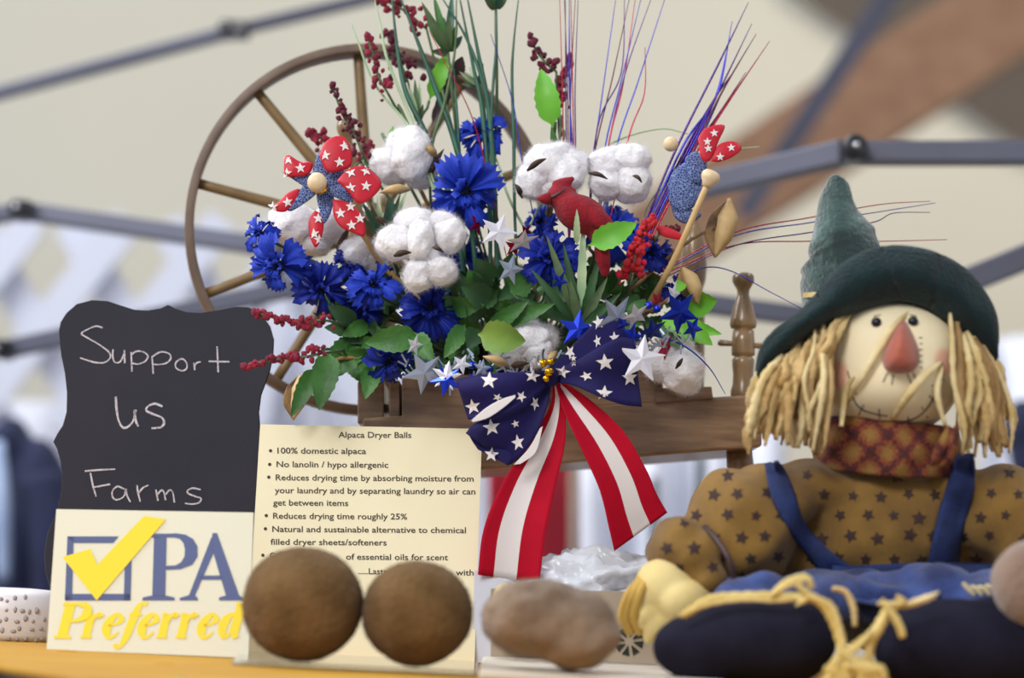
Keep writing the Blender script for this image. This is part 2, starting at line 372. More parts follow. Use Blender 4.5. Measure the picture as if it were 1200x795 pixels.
def ink(plane, pts, off, g, n=6):          # a flat stroke in pixels laid on a plane
    a, b_ = stroke2(pts, n); v = [plane.at(*p, off) for p in a] + [plane.at(*p, off) for p in b_]; m = len(a)
    g.add(v, [(i, i + 1, m + i + 1, m + i) for i in range(m - 1)])
def blade(pts, w, n=6, side=None, fold=0.0, twist=0.0, crk=0.0):   # tapering ribbon through points; w list of widths in metres
    c = catmull(pts, n); m = len(c) - 1; g = G(); v = []
    k = len(w) - 1
    for i, p in enumerate(c):
        t = (c[min(i + 1, m)] - c[max(i - 1, 0)]).normalized()
        s_ = t.cross(Vector(side) if side else (p - CO).normalized()).normalized()
        x = i / m * k; j = min(int(x), k - 1); ww = w[j] + (w[j + 1] - w[j]) * (x - j)
        nn = t.cross(s_).normalized()
        if twist: ph = twist * sin(x * 1.7 + twist * 3); s_, nn = s_ * cos(ph) + nn * sin(ph), nn * cos(ph) - s_ * sin(ph)
        if crk: ww *= 1 + crk * sin(i * 2.4 + twist * 9)
        v += [p - s_ * ww / 2, p + nn * ww * fold, p + s_ * ww / 2]
    return g.add(v, [(i * 3 + k2, i * 3 + k2 + 1, i * 3 + k2 + 4, i * 3 + k2 + 3) for i in range(m) for k2 in (0, 1)])
def starpts(r, n=5, inner=0.42, a0=pi / 2):
    return [((r if i % 2 == 0 else r * inner) * cos(a0 + i * pi / n), (r if i % 2 == 0 else r * inner) * sin(a0 + i * pi / n)) for i in range(2 * n)]
def text_g(body, fnmap, depth=0.0):        # lettering as mesh, mapped by fnmap(u, v): u 0..1 over the width, v in cap heights
    cu = bpy.data.curves.new('t', 'FONT'); cu.body = body; cu.resolution_u = 3; cu.offset = 0.012
    o = bpy.data.objects.new('t', cu); COL.objects.link(o)
    dg = bpy.context.evaluated_depsgraph_get(); dg.update(); me = o.evaluated_get(dg).to_mesh()
    xs = [v.co.x for v in me.vertices]; x0, x1 = min(xs), max(xs)
    g = G().add([fnmap((v.co.x - x0) / (x1 - x0), v.co.y / 0.73) for v in me.vertices], [tuple(p.vertices) for p in me.polygons])
    o.evaluated_get(dg).to_mesh_clear(); bpy.data.objects.remove(o); bpy.data.curves.remove(cu)
    return g

# ================================================================== THE SETTING
def tri_box(o, mats): pass
g = box((0, 8.05, 1.2), (6, 0, 0), (0, .05, 0), (0, 0, 2.3)); struct(link('wall_back', g, M['wall'], smooth=False))
g = box((0, 4.0, -0.96), (6, 0, 0), (0, 5, 0), (0, 0, .04)); struct(link('floor', g, M['floor'], smooth=False))
a, b_, c, d = P(925, -10, 7.9), P(1215, 185, 7.9), P(1500, -10, 6.2), P(1200, -260, 6.2)
g = prism([a, b_, b_ + Vector((2.0, -2.2, 1.2)), a + Vector((0.9, -2.2, 2.0))], (0, 0.02, 0.12)); struct(link('ceiling', g, M['roof'], smooth=False))
def bar_px(p, q, w, Y1, Y2, dep):
    A, B = P(*p, Y1), P(*q, Y2); t = (B - A).normalized(); h = S(w, (Y1 + Y2) / 2) / 2
    u = Vector((0, 1, 0)); u = (u - t * u.dot(t)).normalized(); n = t.cross(u).normalized()
    return box((A + B) / 2, t * (B - A).length / 2, u * dep / 2, n * h)
o = link('trim_1', bar_px((770, 285), (1235, -20), 104, 6.4, 5.6, 0.2), M['beam'], smooth=False); struct(o)

# ------------------------------------------------------------------ canopy frame behind the table
def tube_thing(name, label, segs, joints, grp='folding canopy frame tubes'):
    t = thing(name, label, 'canopy frame', P(*segs[0][0], segs[0][3]), grp)
    for p, q, w, Y1, Y2 in segs:
        bevel(link('tube', bar_px(p, q, w, Y1, Y2, 0.024), M['tube'], t, smooth=False), 0.002)
    for (x, y, r, Y, lenx) in joints:
        A = P(x, y, Y); ax = Vector((0, -1, 0)); rr = S(r, Y)
        o = link('joint', lathe([(-.02, rr), (.016, rr), (.02, rr * .8), (.02, rr * .5), (.017, rr * .45)], A, ax, 20), M['joint'], t)
        link('bolt', lathe([(.0, rr * .32), (.022, rr * .32), (.0235, rr * .2)], A, ax, 10), M['bolt'], o)
        if lenx:
            s_ = S(lenx, Y)
            bevel(link('joint_sleeve', box(A + Vector((s_ * .55, .0, 0)), (s_ * .55, 0, 0), (0, .017, 0), (0, 0, rr * .95)), M['joint'], t, smooth=False), .003)
    return t
tube_thing('canopy_frame', 'upper left grey canopy tube with black joint near the top edge', [((-30, 117), (275, 36), 13, 2.5, 2.45), ((275, 36), (475, -12), 11, 2.45, 2.5)], [(266, 35, 9, 2.44, 24)])
tube_thing('canopy_frame', 'grey canopy tube meeting a black joint at the left, level with the wheel hub', [((-30, 257), (30, 247), 17, 2.25, 2.2), ((30, 248), (330, 292), 21, 2.2, 2.1)], [(24, 247, 11, 2.19, 14)])
tube_thing('canopy_frame', 'grey canopy tube rising behind the chalkboard top', [((5, 410), (350, 336), 21, 2.2, 2.1)], [(2, 410, 11, 2.19, 12)])
tube_thing('canopy_frame', 'grey canopy tubes joined by a round black hinge above the pointed hat', [((790, 226), (994, 178), 27, 1.95, 1.8), ((996, 180), (1240, 180), 26, 1.8, 1.78)], [(999, 176, 15, 1.785, 6)])
tube_thing('canopy_frame', 'short grey canopy tube passing behind the turned post and hat brim', [((800, 353), (1010, 380), 22, 1.95, 1.95)], [])
tube_thing('canopy_frame', 'grey canopy tube at the right edge beside the hat brim', [((1060, 360), (1240, 286), 30, 1.9, 1.85)], [])
tube_thing('canopy_frame', 'blurred grey brace tube crossing the brown roof beam', [((1050, -20), (872, 250), 26, 4.2, 4.6)], [], 'roof brace')

# ------------------------------------------------------------------ far soft things
def drape(name, label, x0, x1, ytop, ybot, Y, mat, folds, amp, cat, slope=0):
    def fn(u, v):
        x = x0 + (x1 - x0) * u; y = ytop + slope * u + (ybot - ytop - slope * u) * v
        return P(x, y, Y + amp * sin(u * folds * 2 * pi) + amp * .4 * sin(u * folds * 5.1 + 1))
    o = link(name, sheet(fn, max(24, int(folds * 10)), 4), mat); solid(o, 0.006); return tag(o, label, cat)
drape('sidewall_curtain', 'white canopy sidewall hanging behind the wheel and chalkboard', 232, 575, 336, 860, 3.9, M['drape'], 7, .03, 'curtain', 40)
drape('sidewall_curtain', 'white canopy sidewall low behind the chalkboard, left of the wheel', -80, 232, 470, 860, 3.95, M['drape'], 4, .03, 'curtain')
drape('sidewall_curtain', 'white canopy sidewall behind the bow tails and doll', 640, 920, 500, 860, 3.6, M['drape'], 4, .04, 'curtain')
drape('sidewall_curtain', 'white canopy sidewall at the right edge behind the straw hair', 1150, 1320, 400, 860, 3.4, M['drape'], 2, .03, 'curtain', -20)
drape('red_cloth', 'deep red cloth hanging behind the left bow tail', 575, 664, 520, 800, 2.3, M['redcloth'], 1.2, .008, 'cloth')
t = tag(link('brown_post', rtube([P(672, 470, 2.5), P(674, 860, 2.5)], [S(7, 2.5)] * 2), M['brownpost']), 'slim blurred brown post beside the red cloth', 'post')
tag(link('tent_pole', rtube([P(822, 470, 2.9), P(822, 860, 2.9)], [S(6, 2.9)] * 2), M['greenpole']), 'dark teal pole between the bow tail and the doll shoulder', 'pole')
tag(link('tent_pole', rtube([P(766, 560, 2.9), P(764, 860, 2.9)], [S(5, 2.9)] * 2), M['greenpole']), 'dark teal pole just right of the bow tail tip', 'pole')
# the lattice of white diagonal strips at the left
t = thing('lattice_panel', 'blurred white diagonal lattice above the left end of the chalkboard', 'lattice', P(0, 420, 3.7))
for k in range(-2, 4):
    x0 = k * 112 - 40
    link('slat', bar_px((x0, 500), (min(x0 + 190, 330), 258 if x0 + 190 < 330 else 300), 40, 3.62, 3.62, .012), M['trellis'], t, smooth=False)
    link('slat', bar_px((x0 + 10, 262), (x0 + 150, 500), 40, 3.66, 3.66, .012), M['trellis'], t, smooth=False)
# dark jacket at the lower left, far behind
t = thing('navy_jacket', 'dark navy jacket blurred behind the left end of the table', 'jacket', P(20, 860, 2.9))
Yj = 2.9
body = merge(E(35, 640, Yj, 44, 130, .08), E(30, 760, Yj, 48, 120, .08), E(10, 535, Yj, 26, 50, .06), E(50, 590, Yj, 34, 60, .06))
link('jacket_body', remesh(body, .008, 6, .004, 14), M['jacket'], t)
link('jacket_sleeve', rtube([P(48, 560, 2.8), P(62, 650, 2.78), P(60, 780, 2.8)], [S(26, Yj), S(25, Yj), S(20, Yj)], seg=14), M['jacket'], t)
link('shirt_front', rtube([P(-4, 520, 2.78), P(2, 590, 2.76), P(4, 680, 2.77)], [S(9, Yj), S(10, Yj), S(8, Yj)], seg=12), M['paleblue'], t)
tag(link('dark_bag', remesh(merge(E(1198, 500, 2.6, 22, 34, .05), E(1210, 530, 2.6, 26, 40, .05)), .006, 4), M['jacket']), 'small dark blurred shape at the right edge beside the straw hair', 'bag')

# ================================================================== THE TABLE
A = T(-75, 778); B = T(72, 796); FR = (B - A).normalized()
xl, xr = -0.62, 0.62
ya = A.y; F0 = Vector((xl, A.y + .02, 0)); F1 = Vector((xr, 1.02, 0))
t = thing('display_table', 'long display table covered in yellow cloth along the bottom edge', 'table', (0, 1.35, -.75))
top = [Vector((xl, T(0, 780).y + .02, 0)), Vector((T(0, 780).x, T(0, 780).y, 0)), Vector((T(100, 796).x, T(100, 796).y, 0)), Vector((xr, 1.03, 0)), Vector((xr, 1.56, 0)), Vector((xl, 1.56, 0))]
bevel(link('table_top', prism(top, (0, 0, -.0035)), M['yellow'], t, smooth=False), .0015)
bevel(link('table_frame', prism([p + Vector((0, .002 if p.y < 1.4 else -.012, -.004)) for p in top], (0, 0, -.068)), M['darkwood'], t, smooth=False), .001)
for sx in (-.56, .56):
    for y in (1.24, 1.5):
        link('leg', box((sx, y, -.49), (.02, 0, 0), (0, .02, 0), (0, 0, .425)), M['darkwood'], t, smooth=False)
for (x, y) in ((78, 764), (192, 779)):                    # creases in the cloth
    p = T(x, y); link('crease', ell(p, .006, .002, .0009, 2, .3, 2, x), M['yellow'], t)
o = link('bulb', merge(ell((0, 0, 0), .0055, .0055, .0055, 2), lathe([(.004, .003), (.012, .003)], (0, 0, 0), (0, .6, -.4), 8)), M['greenlight'])
o.location = T(215, 798) + Vector((0, -.012, -.004)); tag(o, 'tiny green glass bulb at the bottom edge under the white card', 'bulb')

# ================================================================== CHALKBOARD
pb = Plane(P(60, 744, 1.385), P(310, 752, 1.375), P(190, 360, 1.405))
out = [(69, 388), (71, 378), (78, 367), (90, 356.5), (108, 352), (126, 353), (141, 358), (157, 363), (173, 364), (188, 361.5), (197, 357.3), (206, 362), (219, 366),
       (235, 367), (255, 364), (275, 360), (291, 360.5), (306, 368), (315.5, 382), (320, 398), (319, 418), (315.5, 434), (311, 447), (305, 463), (302.5, 483),
       (304, 503), (308, 515), (313, 524), (307, 536), (303, 556), (304, 580), (308, 605), (316, 635), (318, 665), (312, 700), (300, 732), (280, 752),
       (95, 744), (72, 728), (62, 700), (54, 672), (52, 650), (56, 625), (67, 600), (72, 575), (73, 555), (71, 540), (67, 526), (62.5, 518), (67, 509), (73.5, 499), (78, 483), (78.5, 460), (76, 437), (72, 418), (70, 401)]
t = thing('chalkboard_sign', 'black scalloped chalkboard with a handwritten chalk message, behind the white card', 'sign', Vector((pb.at(190, 752).x, 1.385, 0)))
link('board', prism([pb.at(*p) for p in out], -pb.n * .0035), [M['chalkboard']], t, smooth=False)
link('board_edge', prism([pb.at(190 + (p[0] - 190) * 1.004 + .4, p[1], -.004) for p in out], -pb.n * .0015), M['boardedge'], t, smooth=False)
foot = [pb.at(110, 735, -.004), pb.at(265, 740, -.004)]
g = G()
for p in foot: g = merge(g, box((p.x, p.y + .014, .0095), (.008, 0, 0), (0, .02, 0), (0, 0, .0095)))
link('stand_foot', g, M['boardedge'], t, smooth=False)
g = G(); K1 = lambda L_: [(x * .327, 300 + y * .327) for x, y in L_]; K2 = lambda L_: [(x * .2957, 560 + y * .2957) for x, y in L_]
words = [('chalk_word', [K1(q) for q in ([(368, 258), (345, 252), (318, 262), (292, 278), (310, 292), (355, 318), (390, 345), (395, 365), (375, 382), (340, 382), (287, 366)],
    [(405, 335), (404, 362), (412, 382), (430, 380), (442, 358), (447, 338)], [(446, 338), (447, 385)],
    [(470, 345), (473, 415)], [(470, 355), (490, 342), (515, 345), (530, 360), (520, 378), (495, 388), (474, 385)],
    [(545, 360), (549, 423)], [(545, 362), (575, 345), (605, 350), (612, 368), (595, 385), (565, 390), (550, 388)],
    [(652, 368), (632, 380), (630, 400), (650, 412), (668, 405), (669, 385), (655, 370), (640, 372)],
    [(695, 383), (698, 410)], [(697, 398), (705, 384), (720, 380)], [(778, 325), (782, 418)], [(748, 378), (822, 380)])], 1.7),
  ('chalk_word', [K1(q) for q in ([(415, 505), (418, 550), (425, 590), (440, 615), (460, 612), (478, 590), (486, 552)], [(482, 555), (486, 590), (496, 612)],
    [(582, 540), (555, 530), (530, 540), (525, 555), (550, 568), (580, 580), (588, 600), (575, 615), (543, 618)])], 2.5),
  ('chalk_word', [K1(q) for q in ([(304, 772), (350, 768), (413, 765)],)] + [K2(q) for q in ([(358, -20), (368, 30), (381, 76)], [(374, 38), (437, 26)],
    [(492, 45), (465, 35), (445, 55), (448, 80), (465, 88), (490, 75), (500, 45)], [(497, 45), (505, 75), (517, 97)],
    [(543, 30), (547, 60), (556, 96)], [(550, 62), (565, 42), (588, 30)],
    [(618, 48), (626, 92)], [(623, 68), (640, 50), (650, 60), (656, 90)], [(656, 68), (672, 50), (685, 60), (691, 99)],
    [(795, 48), (765, 42), (745, 50), (745, 62), (775, 75), (796, 82), (790, 98), (765, 105), (733, 102)])], 1.9)]
for nm, strokes, w in words:
    g = G(); 
    for q in strokes: ink(pb, [(x, y, w * (1 + .2 * sin(i * 2.3))) for i, (x, y) in enumerate(q)], .0003, g, 4)
    link(nm, g, M['chalk'], t, smooth=False)

# ================================================================== WHITE CARD WITH THE TICK
pc = Plane(T(54, 761), T(290, 773), P(180, 600, T(54, 761).y + .012))
t = thing('logo_card', 'cream embossed card printed with a yellow tick over a blue box, leftmost on the table', 'card', T(170, 767))
link('card', prism([pc.at(*p) for p in ((66, 597), (297, 601), (291, 771.5), (54.5, 761.5))], -pc.n * .0015), M['card'], t, smooth=False)
def pols(plane, L_, off):
    g = G()
    for q in L_:
        g.add([plane.at(x * .2957, 560 + y * .2957, off) for x, y in q], [tuple(range(len(q)))])
    return g
link('box_outline', pols(pc, [[(267, 233), (470, 233), (448, 259), (292, 259)], [(267, 233), (292, 233), (285, 487), (257, 487)], [(257, 461), (517, 461), (517, 487), (257, 487)], [(494, 345), (522, 316), (517, 487), (490, 487)]], .0003), M['logoblue'], t, smooth=False)
link('tick', pols(pc, [[(247, 315), (358, 282), (385, 345), (383, 487)], [(385, 345), (570, 152), (658, 165), (383, 487)]], .0006), M['logoyellow'], t, smooth=False)
bow = [(656, 222), (700, 221), (735, 226), (765, 243), (782, 272), (783, 312), (762, 345), (715, 363), (656, 366)]
bin_ = [(656, 237), (690, 237), (712, 242), (727, 260), (733, 285), (731, 312), (718, 335), (696, 348), (656, 350)]
g = pols(pc, [[(610, 235), (660, 235), (655, 470), (603, 470)], [(595, 222), (662, 222), (662, 238), (612, 240), (597, 236)], [(563, 487), (566, 475), (600, 468), (660, 468), (692, 475), (692, 487)]], .0003)
g = merge(g, pols(pc, [[bow[i], bow[i + 1], bin_[i + 1], bin_[i]] for i in range(8)], .00032))
link('letter', g, M['logoblue'], t, smooth=False)
link('letter', pols(pc, [[(842, 220), (860, 220), (948, 468), (895, 468), (836, 268)], [(868, 487), (868, 475), (895, 467), (948, 467), (963, 477), (963, 487)], [(838, 235), (849, 292), (772, 468), (748, 468)], [(712, 487), (712, 477), (745, 467), (772, 467), (784, 477), (784, 487)], [(795, 388), (880, 388), (886, 405), (788, 405)]], .0003), M['logoblue'], t, smooth=False)
GL = {'P': [[(.3, 0, .3), (.3, 1.42, .3)], [(-.02, .04, .09), (.66, .04, .09)], [(0, 1.38, .09), (.72, 1.38, .09)], [(.6, 1.38, .1), (.95, 1.3, .2), (1.04, 1.05, .28), (.9, .8, .18), (.6, .7, .09), (.35, .7, .08)]],
      'r': [[(.22, 0, .27), (.22, 1, .27)], [(0, .04, .08), (.46, .04, .08)], [(0, .95, .08), (.2, .95, .08)], [(.28, .62, .08), (.42, .88, .1), (.56, .93, .2), (.66, .84, .26)]],
      'e': [[(.2, .5, .08), (.5, .58, .09), (.64, .76, .2), (.52, .95, .1), (.34, .9, .16), (.17, .62, .26), (.15, .32, .28), (.28, .07, .18), (.48, .06, .1), (.66, .25, .06)]],
      'f': [[(-.3, -.24, .18), (-.2, -.38, .12), (-.02, -.3, .14), (.12, .1, .25), (.22, .8, .27), (.32, 1.25, .2), (.48, 1.42, .1), (.66, 1.34, .2)], [(.0, .95, .09), (.56, .95, .09)]],
      'd': [[(.58, .85, .1), (.4, .96, .12), (.2, .75, .24), (.14, .4, .27), (.25, .08, .18), (.42, .1, .1), (.58, .35, .08)], [(.66, 1.42, .27), (.62, .12, .27)], [(.6, .05, .18), (.84, .1, .07)], [(.42, 1.38, .08), (.64, 1.38, .08)]]}
for ch, x0, wx in (('P', 224, 108), ('r', 328, 100), ('e', 408, 106), ('f', 498, 98), ('e', 548, 106), ('r', 628, 100), ('r', 704, 100), ('e', 784, 106), ('d', 866, 110)):
    g = G()
    for si, s_ in enumerate(GL[ch]):
        q = [((x0 + a * wx * .93 + (b_ - .4) * 26) * .2957, 560 + (636 - b_ * 98) * .2957, w * wx * .2957 * 1.22) for a, b_, w in s_]
        ink(pc, q, .0003 + .00008 * si, g, 5)
    link('letter', g, M['logoyellow'], t, smooth=False)

# ================================================================== INFORMATION SHEET IN ITS HOLDER
ps = Plane(T(287, 766), T(560, 779), P(430, 500, T(420, 772).y + .035))
t = thing('information_sheet', 'cream printed information sheet standing behind the two brown balls', 'sign', T(420, 773))
corn = ((305, 497.5), (565, 503), (556, 778), (288.5, 766))
link('paper', prism([ps.at(*p) for p in corn], -ps.n * .0008), M['paper'], t, smooth=False)
link('holder_back', prism([ps.at(p[0], p[1], -.0012) for p in corn], -ps.n * .002), M['acrylic'], t, smooth=False)
ff = [T(286, 768), T(560, 780), Vector((P(560, 781, 1.165).x, 1.165, 0)), Vector((P(272, 770, 1.165).x, 1.165, 0))]
bevel(link('holder_foot', prism([p + Vector((0, 0, .0004)) for p in ff], (0, 0, .0022)), M['acrylic'], t, smooth=False), .0004)
def line(txt, x0, x1, yc, dy=1.5, cap=7.2):
    link('printed_line', text_g(txt, lambda u, v: ps.at(x0 + (x1 - x0) * u, yc + dy * u * (x1 - x0) / 230 + cap / 2 - v * cap, .0002)), M['ink'], t, smooth=False)
line('Alpaca Dryer Balls', 396.5, 482, 509.5, 1)
for s_, x0, x1, y in (('100% domestic alpaca', 325, 429, 528), ('No lanolin / hypo allergenic', 324, 455, 544), ('Reduces drying time by absorbing moisture from', 323, 555, 559.5),
    ('your laundry and by separating laundry so air can', 322, 557, 574.5), ('get between items', 320, 408, 589), ('Reduces drying time roughly 25%', 320, 477, 604.5),
    ('Natural and sustainable alternative to chemical', 319, 546, 620), ('filled dryer sheets/softeners', 317, 453, 635), ('C', 316, 322, 651), ('of essential oils for scent', 405.5, 525, 652.5),
    ('.....Lasts', 420, 453, 669.5), ('with', 534, 555, 671)): line(s_, x0, x1, y)
for x, y in ((317, 528.5), (316, 544.5), (315, 559.5), (312, 604.5), (311, 620), (308, 651)):
    link('bullet', G().add([ps.at(x + 2 * cos(a * pi / 5), y + 2 * sin(a * pi / 5), .0002) for a in range(10)], [tuple(range(10))]), M['ink'], t, smooth=False)

# ================================================================== FELTED BALLS
def ball(px, py, Y, rx, rz, mat, label, amp=.03, sc=1.5, n=5000, cr=None, nm='felted_ball', grp='brown felted balls', zc=None):
    c = P(px, py, Y); c0 = Vector((c.x, c.y, 0))
    g = ell(c, S(rx, Y), S((rx + rz) / 2, Y), S(rz, Y), 5, amp, sc, px, amp2=.012, sc2=7)
    zmin = min(v.z for v in g.v); base = zc if zc is not None else 0
    t = thing(nm, label, 'ball', (c.x, c.y, base), grp)
    g.v = [v + Vector((0, 0, base + .0002 - zmin)) if abs(zmin - base) < .02 else v for v in g.v]
    link('ball', g, mat, t)
    o = link('fuzz', fuzz(g, n, .0018, .00006, int(px)), mat, t); o['kind'] = 'stuff'
    return t
ball(355, 708, 1.178, 70.5, 67, M['felt'], 'larger brown felted wool ball, left of the pair before the printed sheet', zc=.0028)
ball(489, 720, 1.176, 64.5, 60.5, M['felt'], 'smaller brown felted wool ball, right of the pair before the printed sheet', zc=.0028)
# lumpy flattened ball
c = P(641, 742, 1.145); g = G()
gl = merge(ell(c, S(80, 1.165), .032, S(43, 1.165), 4, .10, 1.6, 3), ell(c + Vector((-.004, -.004, .004)), S(60, 1.165), .028, S(44, 1.165), 4, .15, 2.2, 5), ell(c + Vector((.014, 0, -.006)), S(54, 1.165), .03, S(44, 1.165), 4, .1, 2, 8))
gl = remesh(gl, .0020, 3, .0030, 62); gl.v = [Vector((v.x * 1, v.y, c.z + (v.z - c.z) * .92)) for v in gl.v]; zm = min(v.z for v in gl.v); gl.v = [v + Vector((0, 0, .0052 - zm)) for v in gl.v]
t = thing('lumpy_wool_ball', 'flattened lumpy grey-beige wool ball between the sheet and the doll', 'ball', (c.x, c.y, 0.005))
link('ball', gl, M['wool'], t); o = link('fuzz', fuzz(gl, 6000, .002, .00007, 4), M['wool'], t); o['kind'] = 'stuff'

# ================================================================== PIERCED TRAY, BAG, CARD SCRAPS
t = thing('pierced_tray', 'tan pierced tray with a white rim behind the lumpy ball', 'tray', T(700, 778))
Yt = T(700, 779).y
pt = Plane(P(560, 770, 1.30), P(840, 782, 1.30), P(700, 690, 1.30))
link('tray_panel', prism([pt.at(*p) for p in ((575, 690), (840, 696), (845, 782), (575, 770))], (0, .004, 0)), M['traytan'], t, smooth=False)
zt = .0048; fy = 1.13
q = [Vector((P(562, 770, fy).x, fy, 0.0003)), Vector((P(850, 780, fy).x, fy, 0.0003)), Vector((pt.at(850, 780).x, 1.42, 0.0003)), Vector((pt.at(566, 770).x, 1.42, 0.0003))]
bevel(link('tray_base', prism(q, (0, 0, zt - .0003)), M['traywhite'], t, smooth=False), .001)
link('tray_panel', prism([Vector((p.x, 1.41, p.z)) for p in [pt.at(*p) for p in ((575, 690), (840, 696), (845, 782), (575, 770))]], (0, .004, 0)), M['traytan'], t, smooth=False)
for cx, cy in ((737, 752), (600, 742), (795, 735)):
    for k in range(8):
        a = k * pi / 4 + .2
        p = [(cx + 5 * cos(a), cy + 5 * sin(a)), (cx + 17 * cos(a - .22), cy + 17 * sin(a - .22)), (cx + 17 * cos(a + .3), cy + 17 * sin(a + .3))]
        link('cutout', prism([pt.at(*z, .0004) for z in p], (0, -.0006, 0)), M['hole'], t, smooth=False)
rnd = random.Random(5)
def crumple(name, label, cx, cy, Y, rx, rz, mat, seed, cat, ry=.05):
    c = P(cx, cy, Y); v, f = ico(5); out = []
    for p in v:
        k = 1
        for s_, a_ in ((2.0, .28), (4.5, .16), (9, .07)):
            k += a_ * (1 - 2 * abs(noise.noise(p * s_ + Vector((seed, 0, seed)))))- a_ * .6
        out.append(c + Vector((p.x * S(rx, Y), p.y * ry, p.z * S(rz, Y))) * k)
    zm = min(q.z for q in out)
    if zm < .005: out = [Vector((q.x, q.y, max(q.z, .0052))) for q in out]
    o = link(name, G().add(out, f), mat, loc=(c.x, c.y, 0.005)); return tag(o, label, cat)
crumple('plastic_bag', 'crumpled shiny white plastic bag lying in the tray below the bow tails', 695, 700, 1.36, 112, 52, M['bag'], 3, 'bag', .036)
o = link('paper_slip', prism([P(*p, 1.335) for p in ((556, 668), (604, 683), (592, 720), (572, 778), (553, 776))], (0, .001, 0)), M['drape'], smooth=False); tag(o, 'pale blue-white paper slip beside the printed sheet', 'paper')
c = P(608, 722, 1.268); o = link('wax_block', ell(c, S(34, 1.27), .009, S(38, 1.27), 4, .1, 3, 2, pw=.6), M['crack']); tag(o, 'cream cracked block peeking over the lumpy ball', 'block')
rj = random.Random(8)
# speckled ceramic dish at the left edge
t = thing('ceramic_dish', 'white ceramic dish with rows of grey dimples at the left edge', 'dish', T(10, 752) + Vector((0, .05, 0)))
Yd = T(10, 754).y + .045
cd = P(-8, 0, Yd); base = T(-8, 752) + Vector((0, .045, 0)); H = P(0, 689, Yd).z
prof = [(0.0, .036), (.004, .038), (H * .6, .0385), (H * .85, .036), (H * .97, .028), (H, .012), (H, .0)]
dg_ = lathe(prof, (base.x, base.y, .0), (0, 0, 1), 40); link('dish_shell', dg_, M['ceramic'], t)
tr = bvh(dg_); g = G()
for r_ in range(5):
    for k in range(8):
        x, y = -20 + k * 10 + (r_ % 2) * 5, 703 + r_ * 12
        if x > 54 - max(0, (712 - y)) * 1.6: continue
        p = onto(tr, x + rj.uniform(-3, 3), y + rj.uniform(-3, 3), 0, Yd)
        if abs(p.y - Yd) < .001: continue
        g = merge(g, ell(p, .0022 * rj.uniform(.5, 1.1), .0007, .0021 * rj.uniform(.6, 1.1), 1))
o = link('dimples', g, M['greydot'], t); o['kind'] = 'stuff'
M['darkhusk'] = new_mat('dark_cotton_husk', (62, 44, 34), 0.8)

# ================================================================== SPINNING WHEEL PLANTER
YW = 1.50; YB = 1.405
wc = P(434, 269, YW); Rw = S(221, YW)
t = thing('spinning_wheel', 'small wooden spinning wheel with turned posts, carrying the flowers', 'spinning wheel', Vector((wc.x + .1, 1.47, 0)))
yaw = Matrix.Rotation(radians(9), 3, 'Z')
def wp(a, r, d=0): return wc + yaw @ Vector((cos(a) * r * .985, d, sin(a) * r))
g = G(); n = 96; v = []
for i in range(n):
    a = 2 * pi * i / n
    v += [wp(a, Rw, -.011), wp(a, Rw, .011), wp(a, Rw - .0062, .012), wp(a, Rw - .0062, -.012)]
g.add(v, [(i * 4 + k, i * 4 + (k + 1) % 4, ((i + 1) % n) * 4 + (k + 1) % 4, ((i + 1) % n) * 4 + k) for i in range(n) for k in range(4)])
bevel(link('wheel_rim', g, M['rim'], t), .0008)
link('wheel_hub', lathe([(-.03, .006), (-.027, .011), (-.018, .012), (-.014, .017), (.014, .017), (.018, .012), (.027, .011), (.03, .006)], wc, yaw @ Vector((0, 1, 0)), 20), M['woodv'], t)
for k in range(10):
    a = radians(97 + 36 * k)
    link('spoke', rtube([wp(a, .014), wp(a, .05), wp(a, Rw * .6), wp(a, Rw - .003)], [.0034, .0042, .0040, .0036], 4, 10), M['spoke'], t)
# bed beam, slanting as in the photograph
pf = [P(425, 490, YB), P(893, 462, YB), P(893, 524, YB), P(425, 562, YB)]
bevel(link('bed', prism(pf, (0, .115, 0)), M['wood'], t, smooth=False), .002)
bevel(link('bed_rail', prism([P(768, 455, YB - .004), P(834, 453, YB - .004), P(836, 468, YB - .004), P(768, 473, YB - .004)], (0, .1, 0)), M['wood'], t, smooth=False), .001)
# planter box
bevel(link('box_side', prism([P(471, 443, YB), P(776, 428, YB), P(776, 471, YB), P(471, 494, YB)], (0, .005, 0)), M['wood'], t, smooth=False), .001)
bevel(link('box_side', prism([P(471, 443, YB + .092), P(776, 428, YB + .092), P(776, 471, YB + .092), P(471, 494, YB + .092)], (0, .005, 0)), M['wood'], t, smooth=False), .001)
for x, y in ((471, 468), (773, 452)):
    bevel(link('box_end', prism([P(x, y - 25, YB + .005), P(x + 4, y - 25, YB + .005), P(x + 4, y + 24, YB + .005), P(x, y + 24, YB + .005)], (0, .087, 0)), M['wood'], t, smooth=False), .0005)
bevel(link('end_block', prism([P(419, 447, YB + .012), P(450, 447, YB + .012), P(450, 496, YB + .012), P(419, 497, YB + .012)], (0, .06, 0)), M['wood'], t, smooth=False), .001)
bevel(link('end_panel', prism([P(456, 447, YB + .004), P(468.5, 446, YB + .004), P(468.5, 494, YB + .004), P(456, 495, YB + .004)], (0, .05, 0)), M['wood'], t, smooth=False), .0008)
